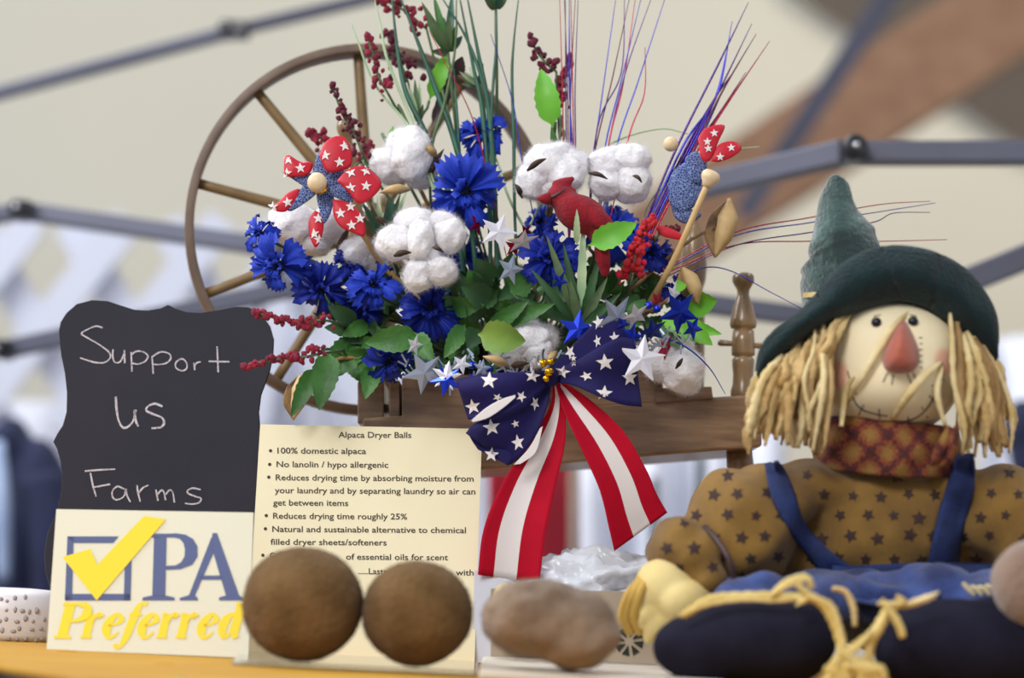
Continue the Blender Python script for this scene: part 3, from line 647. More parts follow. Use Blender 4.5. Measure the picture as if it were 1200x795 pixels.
# turned posts
def post(px, prof, Y, nm='turned_post', px1=None):
    b0 = P(px1 or px, prof[-1][0], Y); t0 = P(px, prof[0][0], Y); ax = (b0 - t0); L_ = ax.length; y0, y1 = prof[0][0], prof[-1][0]
    pr = [((y - y0) / (y1 - y0) * L_, S(r, Y)) for y, r in prof]
    return link(nm, lathe(pr, t0, ax, 28), M['woodv'], t)
rightp = [(319.5, 0), (320, 6), (321.5, 11), (325, 13), (330, 13), (335, 10.5), (340, 7.5), (346, 7), (352, 9), (360, 12), (367, 13), (374, 15), (381, 16), (385, 14.5), (387, 9.5), (388, 12.5), (400, 13.5), (413, 14), (417, 13.5), (418.5, 10), (421, 12.5), (423, 13.5), (430, 13), (440, 12), (452, 13), (458, 15), (463, 15), (470, 15)]
pp = post(871, rightp, YB + .04)
pk = P(871, 404, YB + .04); axx = Vector((cos(radians(2.5)), -.1, -sin(radians(2.5))))
link('peg', lathe([(-.0172, .0), (-.017, .0015), (-.0155, .0022), (-.006, .0017), (.006, .0017), (.0125, .0022), (.0135, .0)], pk, axx, 12), M['woodv'], pp)
post(813, [(236, 0), (237, 4), (240, 7), (248, 9), (256, 7), (262, 6), (270, 10), (290, 14), (312, 16), (330, 14), (345, 9), (350, 12), (365, 13), (400, 13), (440, 12), (460, 12)], YB + .08)
post(404, [(139, 0), (139.5, 5), (142, 9), (148, 11), (154, 10.5), (160, 8), (166, 6), (172, 7), (180, 9), (190, 10), (230, 9), (260, 10), (300, 11), (350, 10), (420, 10), (500, 10)], YW - .045, px1=444)
post(452, [(225, 0), (226, 5), (230, 7), (236, 7), (242, 6), (250, 8), (260, 13), (350, 13), (500, 13)], YW + .05)
# legs down to the table
def leg(a, b_):
    a, b_ = Vector(a), Vector(b_); L_ = (b_ - a).length
    pr = [(0, .0085), (.08, .009), (.12, .0065), (.15, .0085), (.35, .0105), (.55, .009), (.62, .006), (.66, .0085), (.9, .006), (1, .005)]
    link('leg', lathe([(h * L_, r) for h, r in pr], a, b_ - a, 18), M['wood'], t)
q = P(866, 526, YB + .03); leg(q, (q.x + .014, q.y - .005, 0.0002))
q = P(866, 526, YB + .09); leg(q, (q.x + .02, q.y + .02, 0.0002))
q = P(470, 555, YB + .06); leg(q, (q.x - .01, q.y + .01, 0.0002))

# ================================================================== FLOWER ARRANGEMENT
HUB = P(610, 452, 1.452)
pcore = merge(ell(P(622, 450, 1.452), S(142, 1.45), .04, S(30, 1.45), 4, .18, 5, 1), ell(P(600, 425, 1.46), S(120, 1.45), .035, S(50, 1.45), 4, .25, 5, 2))
o = link('dark_core', pcore, M['filler'], loc=HUB); tag(o, 'dark green core added in the wooden planter box to block gaps under the flowers', 'filler', kind='stuff')  # dark core added to block the background between the stems

# --- cornflowers
def petal_mesh(name, R, w, mat, seed, elev):
    rnd = random.Random(seed)
    def fn(u, v):
        s_ = (u - .5) * 2; tooth = (abs(((u * 4) % 1) - .5) * 2) ; ln = 1 - .20 * tooth * (1 if v > .99 else .0) - .10 * s_ * s_ * v
        r = R * (.10 + .90 * v * ln); ww = w * (.14 + .86 * v ** 1.3)
        z = R * (sin(elev) * v * .9 - .42 * v * v * v) + R * .10 * cos(s_ * 5) * v + R * .20 * s_ * s_ * v
        return Vector((s_ * ww / 2 * (1 + .1 * rnd.uniform(-1, 1) * v), r * cos(elev), z))
    g = sheet(fn, 8, 6); me = bpy.data.meshes.new(name); me.from_pydata([tuple(x) for x in g.v], [], g.f); me.materials.append(mat)
    me.polygons.foreach_set('use_smooth', [True] * len(me.polygons)); me.update(); return me
PET = {}
for mk in ('blue', 'blued'):
    for s_ in range(3):
        PET[mk, 0, s_] = petal_mesh('petal', 1.0, .66, M[mk], s_, radians(14)); PET[mk, 1, s_] = petal_mesh('petal', .70, .46, M[mk], s_ + 5, radians(48))
sg = G(); rnd = random.Random(3)
for k in range(26):
    a = rnd.uniform(0, 2 * pi); r = rnd.uniform(0, .13); d = Vector((cos(a) * r, sin(a) * r, 0)); e_ = Vector((cos(a) * r * 1.9, sin(a) * r * 1.9, rnd.uniform(.22, .38)))
    sg = merge(sg, tube([d, e_], [.022, .012], 5))
sg = merge(sg, ell((0, 0, -.02), .16, .16, .14, 2))
cme = bpy.data.meshes.new('flower_centre'); cme.from_pydata([tuple(x) for x in sg.v], [], sg.f); cme.materials.append(M['flowercentre'])
def cup_mesh():
    g = lathe([(-.42, .05), (-.36, .12), (-.2, .17), (-.04, .14)], (0, 0, 0), (0, 0, 1), 10)
    me = bpy.data.meshes.new('calyx'); me.from_pydata([tuple(x) for x in g.v], [], g.f); me.materials.append(M['stem']); return me
cupme = cup_mesh()
def cornflower(px, py, Y, R, face, label, mk='blue', no=11, ni=8):
    rnd = random.Random(px * 7 + py); c = P(px, py, Y); r = S(R, Y)
    q = Vector(face).normalized().to_track_quat('Z', 'Y').to_matrix().to_4x4()
    t = thing('cornflower', label, 'flower', c, 'blue silk cornflowers')
    def put(nm, me, m):
        o = bpy.data.objects.new(nm, me); COL.objects.link(o); o.parent = t; o.matrix_basis = m
    for ring, num in ((0, no), (1, ni)):
        for k in range(num):
            a = 2 * pi * (k + rnd.uniform(-.3, .3)) / num + ring
            s_ = r * rnd.uniform(.78, 1.14)
            m = q @ Matrix.Rotation(a, 4, 'Z') @ Matrix.Rotation(radians(rnd.uniform(-34, 38)), 4, 'X') @ Matrix.Diagonal((s_ * rnd.uniform(.85, 1.2), s_, s_, 1))
            put('petal', PET[mk, ring, rnd.randrange(3)], m)
    put('flower_centre', cme, q @ Matrix.Scale(r, 4)); put('calyx', cupme, q @ Matrix.Scale(r, 4))
    back = c - Vector(face).normalized() * r * .4
    k2 = rtube([back, back.lerp(HUB, .45) + Vector((0, .012, .004)), HUB + Vector((rnd.uniform(-.05, .05), 0, -.012))], [.0011, .0011, .0011], 5, 6)
    link('stem', k2, M['stem'], t)
F = [(563, 157, 1.41, 35, (.1, -1, .55), 'blue cornflower at the top of the bouquet, left of the tall green blades', 'blue'),
     (545, 225, 1.375, 50, (-.05, -1, -.12), 'largest blue cornflower with a dark open centre, above the big cotton boll', 'blue'),
     (305, 274, 1.38, 27, (-.7, -.7, .45), 'blue cornflower farthest left, edge on against the wall', 'blue'),
     (328, 312, 1.37, 41, (-.45, -1, -.25), 'big blue cornflower below the left red pinwheel', 'blue'),
     (376, 338, 1.385, 36, (.1, -1, -.4), 'deep blue cornflower over the upper red berry sprig', 'blued'),
     (410, 306, 1.40, 24, (-.2, -1, .3), 'small deep blue cornflower directly below the pinwheel', 'blued'),
     (438, 335, 1.37, 36, (.1, -.9, .5), 'blue cornflower left of the big cotton boll', 'blue'),
     (503, 363, 1.375, 44, (.15, -1, .05), 'wide blue cornflower below the big cotton boll', 'blued'),
     (458, 422, 1.365, 33, (-.15, -.8, -.6), 'blue cornflower hanging low over the wooden box', 'blued'),
     (645, 303, 1.37, 40, (-.1, -1, .1), 'blue cornflower in the middle beside the red bird', 'blued'),
     (716, 276, 1.395, 43, (.1, -1, .4), 'blue cornflower behind the bright green leaf by the red bird', 'blue'),
     (762, 298, 1.39, 32, (.5, -1, .1), 'deep blue cornflower behind the coral buds', 'blued'),
     (634, 262, 1.42, 24, (-.3, -1, .5), 'small blue cornflower half hidden under the cotton left of the bird', 'blue'),
     (795, 342, 1.39, 25, (.5, -1, .1), 'small blue cornflower beside the brown husk at the right', 'blued'),
     (540, 300, 1.42, 34, (.2, -1, .1), 'deep blue cornflower tucked behind the big cotton boll', 'blued'),
     (425, 365, 1.41, 30, (-.2, -1, -.1), 'deep blue cornflower in the shade above the left leaves', 'blued')]
for f in F: cornflower(*f[:4], f[4], f[5], f[6])

# --- cotton bolls
def cotton(label, lobes, husks, Y):
    cx = sum(l[0] for l in lobes) / len(lobes); cy = sum(l[1] for l in lobes) / len(lobes)
    t = thing('cotton_boll', label, 'cotton boll', P(cx, cy, Y), 'white cotton bolls')
    for i, (x, y, rx, rz, dy) in enumerate(lobes):
        c = P(x, y, Y + dy)
        g = ell(c, S(rx, Y), S((rx + rz) / 2, Y), S(rz, Y), 5, .18, 1.6, x + i, amp2=.04, sc2=6)
        o = link('cotton_lobe', g, M['cotton'], t)
        fz = link('fibres', fuzz(g, 2600, .0032, .00005, i + x), M['cotton'], o); fz['kind'] = 'stuff'
    for (x, y, x2, y2, w, dy) in husks:
        a, b_ = P(x, y, Y + dy), P(x2, y2, Y + dy - .008); mid = (a + b_) / 2 + Vector((0, -.006, 0))
        solid(link('husk', blade([a, mid, b_], [S(w * .15, Y), S(w * .55, Y), S(w * .4, Y), .0003], 5, fold=.4), M['huskin'] if w >= 18 else M['darkhusk'], t), .0004)
    link('stem', rtube([P(cx, cy, Y + .012), P(cx, cy, Y).lerp(HUB, .5) + Vector((0, .015, 0)), HUB], [.0014] * 3, 5, 6), M['husk'], t)
cotton('three-lobed cotton boll beside the left pinwheel, above its tan husk', [(455, 195, 24, 22, .01), (482, 182, 25, 32, -.004), (470, 168, 18, 18, .01), (492, 200, 20, 22, .008)], [(480, 222, 445, 226, 22, -.02), (512, 185, 498, 170, 18, -.005), (500, 210, 520, 175, 16, .004)], 1.40)
cotton('largest white cotton boll in the middle of the bouquet', [(464, 284, 23, 22, -.004), (487, 260, 24, 17, .0), (515, 264, 22, 16, .002), (526, 276, 20, 20, -.004), (492, 282, 17, 26, -.010), (514, 318, 22, 17, -.006), (490, 322, 18, 20, -.008), (500, 302, 15, 18, -.004)], [(462, 300, 482, 296, 14, -.022), (507, 290, 520, 296, 9, -.03), (455, 265, 440, 255, 14, .006)], 1.355)
cotton('shaded cotton boll behind the lower red blades of the left pinwheel', [(345, 262, 30, 26, .0), (368, 278, 24, 24, .005), (385, 262, 20, 22, .0)], [(395, 300, 410, 265, 16, .0)], 1.41)
cotton('small cotton boll between the left pinwheel and the big cotton boll', [(418, 298, 22, 20, 0), (436, 305, 20, 18, .004), (450, 290, 14, 16, .01)], [(446, 320, 430, 330, 14, 0)], 1.405)
cotton('cotton boll left of the tall purple tinsel strands', [(640, 192, 26, 24, -.002), (626, 212, 22, 24, 0), (662, 206, 24, 24, -.004), (672, 192, 18, 18, .004), (648, 224, 22, 16, 0), (655, 180, 18, 14, .005)], [(618, 200, 640, 186, 13, -.022), (612, 232, 604, 216, 12, 0)], 1.385)
cotton('cotton boll directly behind the head of the red bird, right of the tinsel', [(715, 192, 26, 20, 0), (738, 188, 24, 20, -.002), (712, 215, 22, 20, -.002), (740, 214, 24, 24, -.002), (726, 204, 24, 20, .004)], [(690, 203, 712, 210, 10, -.015), (742, 206, 752, 214, 8, -.024)], 1.39)
cotton('cotton boll low in the leaves just above the bow knot', [(618, 398, 26, 22, 0), (600, 410, 24, 20, .004), (628, 412, 20, 20, 0), (640, 396, 14, 14, .006), (580, 396, 14, 12, 0)], [(595, 428, 566, 418, 20, -.016), (652, 412, 640, 428, 18, -.006), (598, 430, 620, 426, 14, -.012)], 1.365)
cotton('cotton boll at the lower right beside the big white star', [(790, 410, 24, 24, 0), (798, 432, 28, 26, -.003), (775, 425, 20, 24, .003), (806, 450, 14, 12, 0)], [(792, 432, 800, 420, 9, -.024)], 1.385)
# --- dry husks standing free
def husk(label, a, b_, w, Y, st):
    t = thing('dry_husk', label, 'seed husk', P(*b_, Y), 'dry brown husks')
    A, B = P(*a, Y), P(*b_, Y); mid = (A + B) / 2
    solid(link('husk_half', blade([A, mid + Vector((-S(w * .28, Y), -.002, 0)), B], [S(3, Y), S(w * .55, Y), S(w * .6, Y), .0006], 6, fold=-.35), M['husk'], t), .001)
    solid(link('husk_half', blade([A, mid + Vector((S(w * .12, Y), -.004, 0)), B], [S(3, Y), S(w * .7, Y), S(w * .6, Y), .0006], 6, fold=.3), M['huskin'], t), .001)
    link('stem', rtube([mid + Vector((-S(w * .25, Y), .002, 0)), P(*st, Y), P(*st, Y).lerp(HUB, .5), HUB], [.0013] * 4, 5, 6), M['husk'], t)
husk('tan and brown dry husk hanging at the right above the turned post', (855, 233), (838, 302), 34, 1.385, (800, 288))
husk('brown dry husk beside the blue foil star at the right', (800, 314), (818, 356), 26, 1.38, (770, 360))
husk('brown dry husk with a green leaf, hanging at the lower left over the wheel rim', (352, 440), (344, 492), 26, 1.375, (400, 420))

# --- leaves
def leaf_g(a, b_, w, Y1, Y2, curl=.1, serr=.06, tilt=0):
    A, B = P(*a, Y1), P(*b_, Y2); ax = B - A; L_ = ax.length; ax.normalize()
    s0 = ax.cross(((A + B) / 2 - CO).normalized()).normalized(); n0 = s0.cross(ax).normalized()
    if n0.y > 0: n0 = -n0
    s0 = (s0 * cos(tilt) + n0 * sin(tilt)).normalized(); ww = S(w, Y1) / 2
    N_ = 14; v = []
    for i in range(N_ + 1):
        x = i / N_; prof = (sin(pi * min(1, x ** .8 * .97 + .03)) ** .8) * (1 if x > .08 else .3) if x < 1 else 0.02
        e = prof * (1 + serr * (1 if i % 2 else -1))
        c = A + ax * L_ * x + n0 * curl * L_ * sin(pi * x) * 1
        v += [c - s0 * ww * e + n0 * ww * .30 * e, c - s0 * ww * e * .5 + n0 * ww * .1 * e, c, c + s0 * ww * e * .5 + n0 * ww * .1 * e, c + s0 * ww * e + n0 * ww * .30 * e]
    f = [(i * 5 + k, i * 5 + k + 1, i * 5 + k + 6, i * 5 + k + 5) for i in range(N_) for k in range(4)]
    return G().add(v, f)
def sprig(label, base, Yb, leaves, cat='leaves', nm='leaf_sprig', grp='green leaf sprigs'):
    t = thing(nm, label, cat, P(*base, Yb), grp)
    for a, b_, w, Y, mk, *r in leaves:
        link('leaf', leaf_g(a, b_, w, Y, Y - (r[0] if r else .01), .08 + (r[1] if len(r) > 1 else 0), tilt=(r[2] if len(r) > 2 else 0)), M[mk], t)
    mids = [P(*l[0], l[3] + .004) for l in leaves[:1]]
    link('stem', rtube([P(*leaves[0][0], leaves[0][3] + .001), P(*base, Yb), HUB + Vector((0, 0, -.005))], [.0011] * 3, 5, 6), M['stem'], t)
sprig('long mid-green leaves hanging at the far lower left over the wheel rim', (400, 410), 1.39, [((370, 430), (341, 489), 22, 1.37, 'leaf'), ((386, 412), (374, 481), 32, 1.365, 'leaf'), ((418, 398), (383, 445), 38, 1.385, 'leaf'), ((440, 385), (402, 402), 22, 1.39, 'leafd')])
sprig('pair of broad mid-green leaves spreading over the low blue cornflower', (490, 395), 1.38, [((492, 394), (428, 402), 32, 1.352, 'leaf', .0, .1), ((484, 392), (508, 424), 26, 1.352, 'leaf'), ((438, 428), (428, 468), 24, 1.372, 'leaf'), ((470, 400), (430, 385), 22, 1.39, 'leafd')])
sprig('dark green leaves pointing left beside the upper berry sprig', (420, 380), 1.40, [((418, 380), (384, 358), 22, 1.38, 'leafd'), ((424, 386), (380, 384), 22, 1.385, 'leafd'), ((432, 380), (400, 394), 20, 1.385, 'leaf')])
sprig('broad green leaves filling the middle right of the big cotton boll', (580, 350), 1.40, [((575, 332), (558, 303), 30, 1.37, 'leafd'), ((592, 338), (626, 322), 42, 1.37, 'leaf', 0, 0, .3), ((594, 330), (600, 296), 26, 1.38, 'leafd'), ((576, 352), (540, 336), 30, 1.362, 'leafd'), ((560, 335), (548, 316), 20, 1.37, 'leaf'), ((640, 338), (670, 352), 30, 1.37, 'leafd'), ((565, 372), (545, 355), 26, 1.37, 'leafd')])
sprig('light serrated leaves just above the low cotton boll', (570, 382), 1.39, [((572, 386), (620, 352), 20, 1.358, 'leaf'), ((585, 380), (650, 356), 20, 1.36, 'leaf'), ((560, 392), (616, 400), 40, 1.345, 'leafy', 0, .05, .2), ((560, 385), (548, 410), 24, 1.365, 'leafd'), ((545, 380), (520, 420), 22, 1.37, 'leaf')])
sprig('upright bright green leaf between the berries and the cotton', (648, 172), 1.42, [((648, 150), (634, 81), 30, 1.40, 'leafl', 0, .05), ((652, 178), (646, 148), 9, 1.405, 'leaf')], 'leaf')
sprig('bright yellow-green leaf overlapping the red bird', (690, 320), 1.39, [((690, 288), (746, 262), 30, 1.335, 'leafl', 0, .1, -.2), ((676, 288), (676, 245), 8, 1.34, 'grasspale')], 'leaf')
sprig('bright green leaves at the right end beside the turned post', (785, 380), 1.40, [((800, 362), (840, 352), 34, 1.385, 'leafl', 0, 0, .4), ((795, 372), (835, 405), 26, 1.38, 'leafl'), ((778, 366), (812, 398), 24, 1.375, 'leafl'), ((770, 378), (800, 408), 24, 1.38, 'leaf'), ((800, 380), (846, 392), 16, 1.39, 'leafl'), ((800, 330), (790, 345), 14, 1.375, 'leafl')])
sprig('brown and green leaf crossing the wheel rim at the top', (500, 180), 1.43, [((503, 118), (526, 60), 20, 1.42, 'leafl', 0, .1), ((505, 150), (541, 68), 15, 1.43, 'leafb', 0, -.1), ((534, 88), (542, 66), 18, 1.425, 'leafb')], 'leaf')
sprig('small bright leaf tip behind the left cotton boll', (460, 180), 1.43, [((456, 172), (461, 148), 12, 1.42, 'leafl')], 'leaf')
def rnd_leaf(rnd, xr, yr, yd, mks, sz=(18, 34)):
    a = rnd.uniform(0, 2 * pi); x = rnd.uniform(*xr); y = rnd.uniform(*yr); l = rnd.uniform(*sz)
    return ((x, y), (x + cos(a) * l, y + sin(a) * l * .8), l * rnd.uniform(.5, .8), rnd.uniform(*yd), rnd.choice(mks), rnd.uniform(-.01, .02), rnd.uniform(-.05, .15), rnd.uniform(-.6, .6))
rnd = random.Random(11)
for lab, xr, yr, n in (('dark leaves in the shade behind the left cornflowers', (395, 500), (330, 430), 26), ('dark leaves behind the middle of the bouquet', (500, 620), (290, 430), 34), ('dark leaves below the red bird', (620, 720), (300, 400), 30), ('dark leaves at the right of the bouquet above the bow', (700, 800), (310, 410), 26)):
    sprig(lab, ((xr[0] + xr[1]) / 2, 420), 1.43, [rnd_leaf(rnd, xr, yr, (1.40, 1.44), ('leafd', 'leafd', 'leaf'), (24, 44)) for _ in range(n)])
for lab, xr, yr, n in (('mid-green leaves packed between the low blue cornflower and the box', (410, 520), (385, 435), 16), ('mid-green leaves packed above the low cotton boll', (530, 660), (320, 395), 18), ('mid-green leaves packed under the big cotton boll', (520, 580), (380, 430), 9), ('mid-green leaves packed around the blue foil star by the bow', (650, 740), (345, 395), 10)):
    sprig(lab, ((xr[0] + xr[1]) / 2, 425), 1.40, [rnd_leaf(rnd, xr, yr, (1.372, 1.395), ('leafd', 'leaf', 'leaf'), (22, 40)) for _ in range(n)])
sprig('slender grey-green grassy leaves rising below the red bird', (678, 400), 1.39, [((680, 385), (682 + dx, 385 - h), 11, 1.365, m_) for dx, h, m_ in ((-42, 110, 'stem'), (-22, 100, 'leafd'), (2, 130, 'grasspale'), (22, 90, 'leafd'), (-60, 70, 'leafd'), (-15, 60, 'stem'), (30, 60, 'stem'), (46, 42, 'leafd'), (-80, 40, 'leafd'))])
# --- tufts of narrow leaves near the top
def tuft(label, base, tips, w, Y, mks, stembase):
    t = thing('narrow_leaf_tuft', label, 'leaves', P(*base, Y), 'tufts of narrow leaves')
    for i, (x, y) in enumerate(tips): link('leaf', leaf_g(base, (x, y), w, Y, Y - .004 + .008 * (i % 3 - 1), .06, 0), M[mks[i % len(mks)]], t)
    link('stem', rtube([P(*base, Y), P((base[0] + stembase[0]) / 2 + 4, (base[1] + stembase[1]) / 2, Y + .005), P(*stembase, 1.44)], [.0012] * 3, 6, 6), M['stem'], t)
tuft('narrow-leaved tuft above the wheel rim, left of the tall blades', (525, 62), [(494, 2), (508, -6), (520, 20), (526, 18), (536, 28), (542, 42), (512, 30), (500, 24), (530, -8), (505, 60)], 10, 1.415, ('stem', 'leaf', 'grass'), (540, 300))
tuft('pale narrow-leaved tuft against the wall just left of the tall stem', (562, 100), [(538, 84), (545, 92), (550, 78), (566, 74), (556, 88), (540, 98)], 7, 1.42, ('grasspale', 'stem'), (570, 200))
tuft('half-open green bud cut by the top edge', (581, 12), [(566, -6), (572, -12), (580, -14), (590, -12), (596, -8)], 9, 1.41, ('stem', 'grass'), (575, 260))
tuft('small pale tuft beside the left cotton boll', (490, 145), [(480, 100), (486, 92), (492, 96), (496, 122), (484, 120)], 7, 1.42, ('grasspale', 'stem'), (505, 240))
tuft('spray of narrow green leaves left of the big cotton boll', (450, 285), [(425, 240), (433, 235), (442, 228), (462, 228), (470, 225), (478, 222), (455, 230), (420, 250)], 7, 1.385, ('grass', 'stem', 'grasspale'), (470, 340))

# --- grass blades and pale strands
def strand(nm, label, pts, w, mk, cat, grp, Y=1.41, flat=True):
    P3 = [P(x, y, Y + (i - len(pts) / 2) * .003) for i, (x, y) in enumerate(pts)] 
    ww = [S(w * .7, Y), S(w, Y), S(w * .8, Y), S(max(.8, w * .25), Y)]
    g = blade(P3, ww, 8, fold=.25) if flat else rtube(P3, [x / 2 for x in ww], 8, 5)
    o = link(nm, g, M[mk], loc=P3[0]); 
    if flat: solid(o, .0003)
    return tag(o, label, cat, grp)
gb = 'long green grass blades'
for i, (pts, w, mk, lab) in enumerate([
    ([(545, 330), (530, 240), (500, 160), (476, 109), (466, 60), (459, -5)], 7, 'grass', 'leftmost of the broad dark green blades crossing the wheel rim'),
    ([(560, 340), (548, 230), (531, 160), (513, 111), (490, 50), (468, -6)], 7, 'grass', 'second broad dark green blade from the left, crossing the wheel rim'),
    ([(585, 330), (578, 220), (571, 121), (549, 50), (516, -6)], 5, 'grass', 'dark green blade leaning left towards the top edge above the top cornflower'),
    ([(575, 320), (573, 230), (565, 129), (555, 80), (538, -6)], 6, 'grass', 'dark green blade just behind the top cornflower, left of its neighbour'),
    ([(582, 320), (580, 230), (573, 129), (560, 60), (547, -6)], 6, 'grass', 'dark green blade just behind the top cornflower, right of its neighbour'),
    ([(606, 330), (603, 240), (602, 160), (600, 90), (602, 50), (608, -6)], 4, 'grass', 'thin dark green blade standing upright right of the top cornflower'),
    ([(575, 330), (574, 230), (576, 129), (581, 60), (582, 12)], 4, 'grass', 'dark green stalk carrying the half-open bud at the top edge'),
    ([(530, 300), (505, 190), (521, 121), (533, 60), (535, -6)], 4, 'stem', 'grey-green blade bending over the tuft above the wheel rim'),
    ([(545, 310), (540, 210), (536, 140), (532, 80)], 4, 'grass', 'short dark green blade beneath the wheel rim end'),
    ([(530, 280), (500, 190), (480, 149), (440, 100), (420, 50), (412, 28)], 3, 'grasspale', 'pale blade crossing the upper berry sprigs at the far left'),
    ([(535, 290), (500, 200), (482, 141), (454, 70), (446, 30), (438, -4)], 4, 'grasspale', 'pale broad blade crossing between the berry sprigs'),
    ([(600, 310), (640, 230), (690, 185), (730, 162), (775, 151), (806, 157)], 2.6, 'grasspale', 'pale green blade arching right over the cotton bolls'),
    ([(740, 330), (760, 240), (800, 205), (850, 178), (890, 172)], 2, 'grasspale', 'pale thin strand ending right of the second pinwheel'),
    ([(650, 330), (600, 240), (585, 195), (578, 178)], 3, 'grasspale', 'curly pale strand under the top cornflower'),
    ([(716, 380), (725, 330), (750, 280), (790, 225), (815, 190)], 5, 'stem', 'olive blade crossing the coral buds'),
    ([(710, 262), (712, 235), (709, 205), (708, 180)], 3, 'grasspale', 'short pale strand in front of the cotton behind the bird')]):
    strand('grass_blade', lab, pts, w, mk, 'grass blade', gb, 1.405)
tgrp = {'a': 'upright tinsel strands left of the right cotton boll', 'b': 'tinsel strands above the right cotton boll', 'c': 'tinsel strands crossing the right pinwheel', 'd': 'tinsel strands reaching right behind the hat'}
lab = {'a': 'strand of the upright tinsel bundle', 'b': 'strand of the loose tinsel above the cotton',
       'c': 'strand of the slanting tinsel over the pinwheel', 'd': 'tinsel strand reaching sideways behind the hat'}
TS = []
for i, (x0, x1, x2) in enumerate(((661, 659, 658), (664, 663, 664), (666, 665, 662), (669, 668, 667), (672, 671, 668), (674, 674, 676), (668, 669, 672), (671, 667, 664))):
    TS.append(('a', [(667, 290), (x0, 185), (x1, 100), (x2 + (i - 3) * .8, -6)], ('tinr', 'tinp', 'tinm', 'tinb')[i % 4], 1.8))
for q, mk in (([(690, 280), (693, 200), (703, 130), (722, -4)], 'tinb'), ([(690, 280), (695, 190), (718, 90), (738, -4)], 'tinm'), ([(700, 285), (708, 180), (728, 95), (752, -5)], 'tinb'), ([(700, 285), (712, 178), (733, 85), (764, -4)], 'tinp'), ([(705, 285), (722, 175), (748, 95), (780, -4)], 'tinb'), ([(710, 280), (737, 160), (755, 110), (756, 55)], 'tinr'), ([(690, 280), (700, 150), (728, 85), (732, -5)], 'tinp'), ([(695, 280), (714, 165), (730, 100), (745, -5)], 'tinr')): TS.append(('b', q, mk, 2))
for q, mk in (([(740, 300), (790, 180), (842, 75), (877, 3)], 'tinp'), ([(742, 300), (800, 172), (840, 112), (858, 25)], 'tinb'), ([(745, 300), (805, 178), (842, 108), (881, 28)], 'tinp'), ([(750, 300), (800, 200), (845, 110), (886, 40)], 'tinm'), ([(750, 305), (810, 190), (850, 125), (902, 48)], 'tinr'), ([(748, 300), (802, 190), (838, 115), (852, 58)], 'tinb'), ([(745, 300), (798, 185), (836, 118), (864, 78)], 'tinp'), ([(750, 300), (808, 185), (845, 130), (874, 85)], 'tinm'), ([(740, 305), (775, 225), (815, 160), (838, 118)], 'tinp'), ([(745, 305), (785, 225), (820, 165), (850, 100)], 'tinb')): TS.append(('c', q, mk, 3.2))
for q, mk in (([(770, 320), (860, 273), (950, 255), (1030, 240), (1090, 236)], 'tinr'), ([(770, 322), (860, 277), (950, 261), (1020, 250), (1096, 238)], 'tinb'), ([(770, 330), (862, 288), (947, 273), (1022, 261), (1047, 250), (1090, 249)], 'tinp'), ([(770, 325), (860, 288), (945, 283), (1029, 283), (1110, 281)], 'tinr'), ([(790, 330), (825, 314), (857, 318), (900, 341), (940, 362)], 'tinb')): TS.append(('d', q, mk, 1.6))
cols = {'tinp': 'purple', 'tinb': 'blue', 'tinr': 'red', 'tinm': 'maroon'}
for k in 'abcd':
    sub_ = sorted([x for x in TS if x[0] == k], key=lambda x: x[1][-1][1] if k == 'd' else x[1][-1][0])
    for i, (k_, q, mk, w) in enumerate(sub_):
        o_ = ('first', 'second', 'third', 'fourth', 'fifth', 'sixth', 'seventh', 'eighth', 'ninth', 'tenth')[i]
        strand('tinsel_strand', cols[mk] + ' ' + lab[k] + ', tip ' + o_ + (' from above' if k == 'd' else ' from the left'), q, w, mk, 'tinsel', tgrp[k], 1.395, False)
for q, mk in (([(600, 330), (575, 220), (553, 137), (520, 70), (503, 36)], 'tinr'), ([(640, 320), (612, 190), (601, 120), (575, 40)], 'tinb')):
    strand('tinsel_strand', cols[mk] + ' thin tinsel strand leaning left behind the top cornflower', q, 1.6, mk, 'tinsel', None, 1.40, False)
strand('wire_garland', 'dark blue tinsel wire looping from the bow to the right end of the beam', [(715, 395), (760, 392), (800, 405), (830, 430), (850, 462)], 2.4, 'tinb', 'wire', None, 1.365, False)

# --- berry sprigs
def berries(label, pts, mk, n, r, Y=1.39, base=None, spread=7):
    rnd = random.Random(pts[0][0] * 3 + pts[0][1]); c = catmull([P(x, y, Y) for x, y in pts], 10); sp = S(spread, Y)
    t = thing('berry_sprig', label, 'berry sprig', c[-1], 'red berry sprigs')
    g = G()
    n = int(n * 1.5)
    for i in range(n):
        x = (i / n) ** .9; p = c[int(x * (len(c) - 1))]; a = rnd.uniform(0, 2 * pi); k = sp * (.35 + 1.0 * x) * rnd.uniform(.4, 1.4)
        p = p + Vector((cos(a) * k, sin(a) * k * .6, sin(a * 1.7) * k)); rr = S(r, Y) * rnd.uniform(.42, .95)
        g = merge(g, ell(p, rr, rr * .9, rr * rnd.uniform(.8, 1.5), 2, .35, 3, i, rot=Matrix.Rotation(rnd.uniform(-1, 1), 3, 'Y')))
    g = merge(g, ell(c[0], S(r, Y) * .8, S(r, Y) * .8, S(r, Y) * 1.2, 2, .3, 3, 1))
    o = link('berries', g, M[mk], t); o['kind'] = 'stuff'
    b0 = P(*base, 1.405) if base else HUB
    link('stem', merge(tube(c, .0009, 6), rtube([c[-1], (c[-1] + b0) / 2 + Vector((0, .01, 0)), b0, HUB], [.0009, .001, .001, .001], 5, 6)), M['stem'], t)
berries('dark red berry sprig pointing up beside the wooden knob', [(389, 100), (402, 135), (413, 152), (425, 180)], 'berryd', 26, 4.2, 1.395, (440, 210))
berries('crimson berry sprig leaning over the wheel rim below the top edge', [(430, 42), (437, 65), (444, 90), (456, 112)], 'berry', 24, 4.6, 1.40, (480, 150))
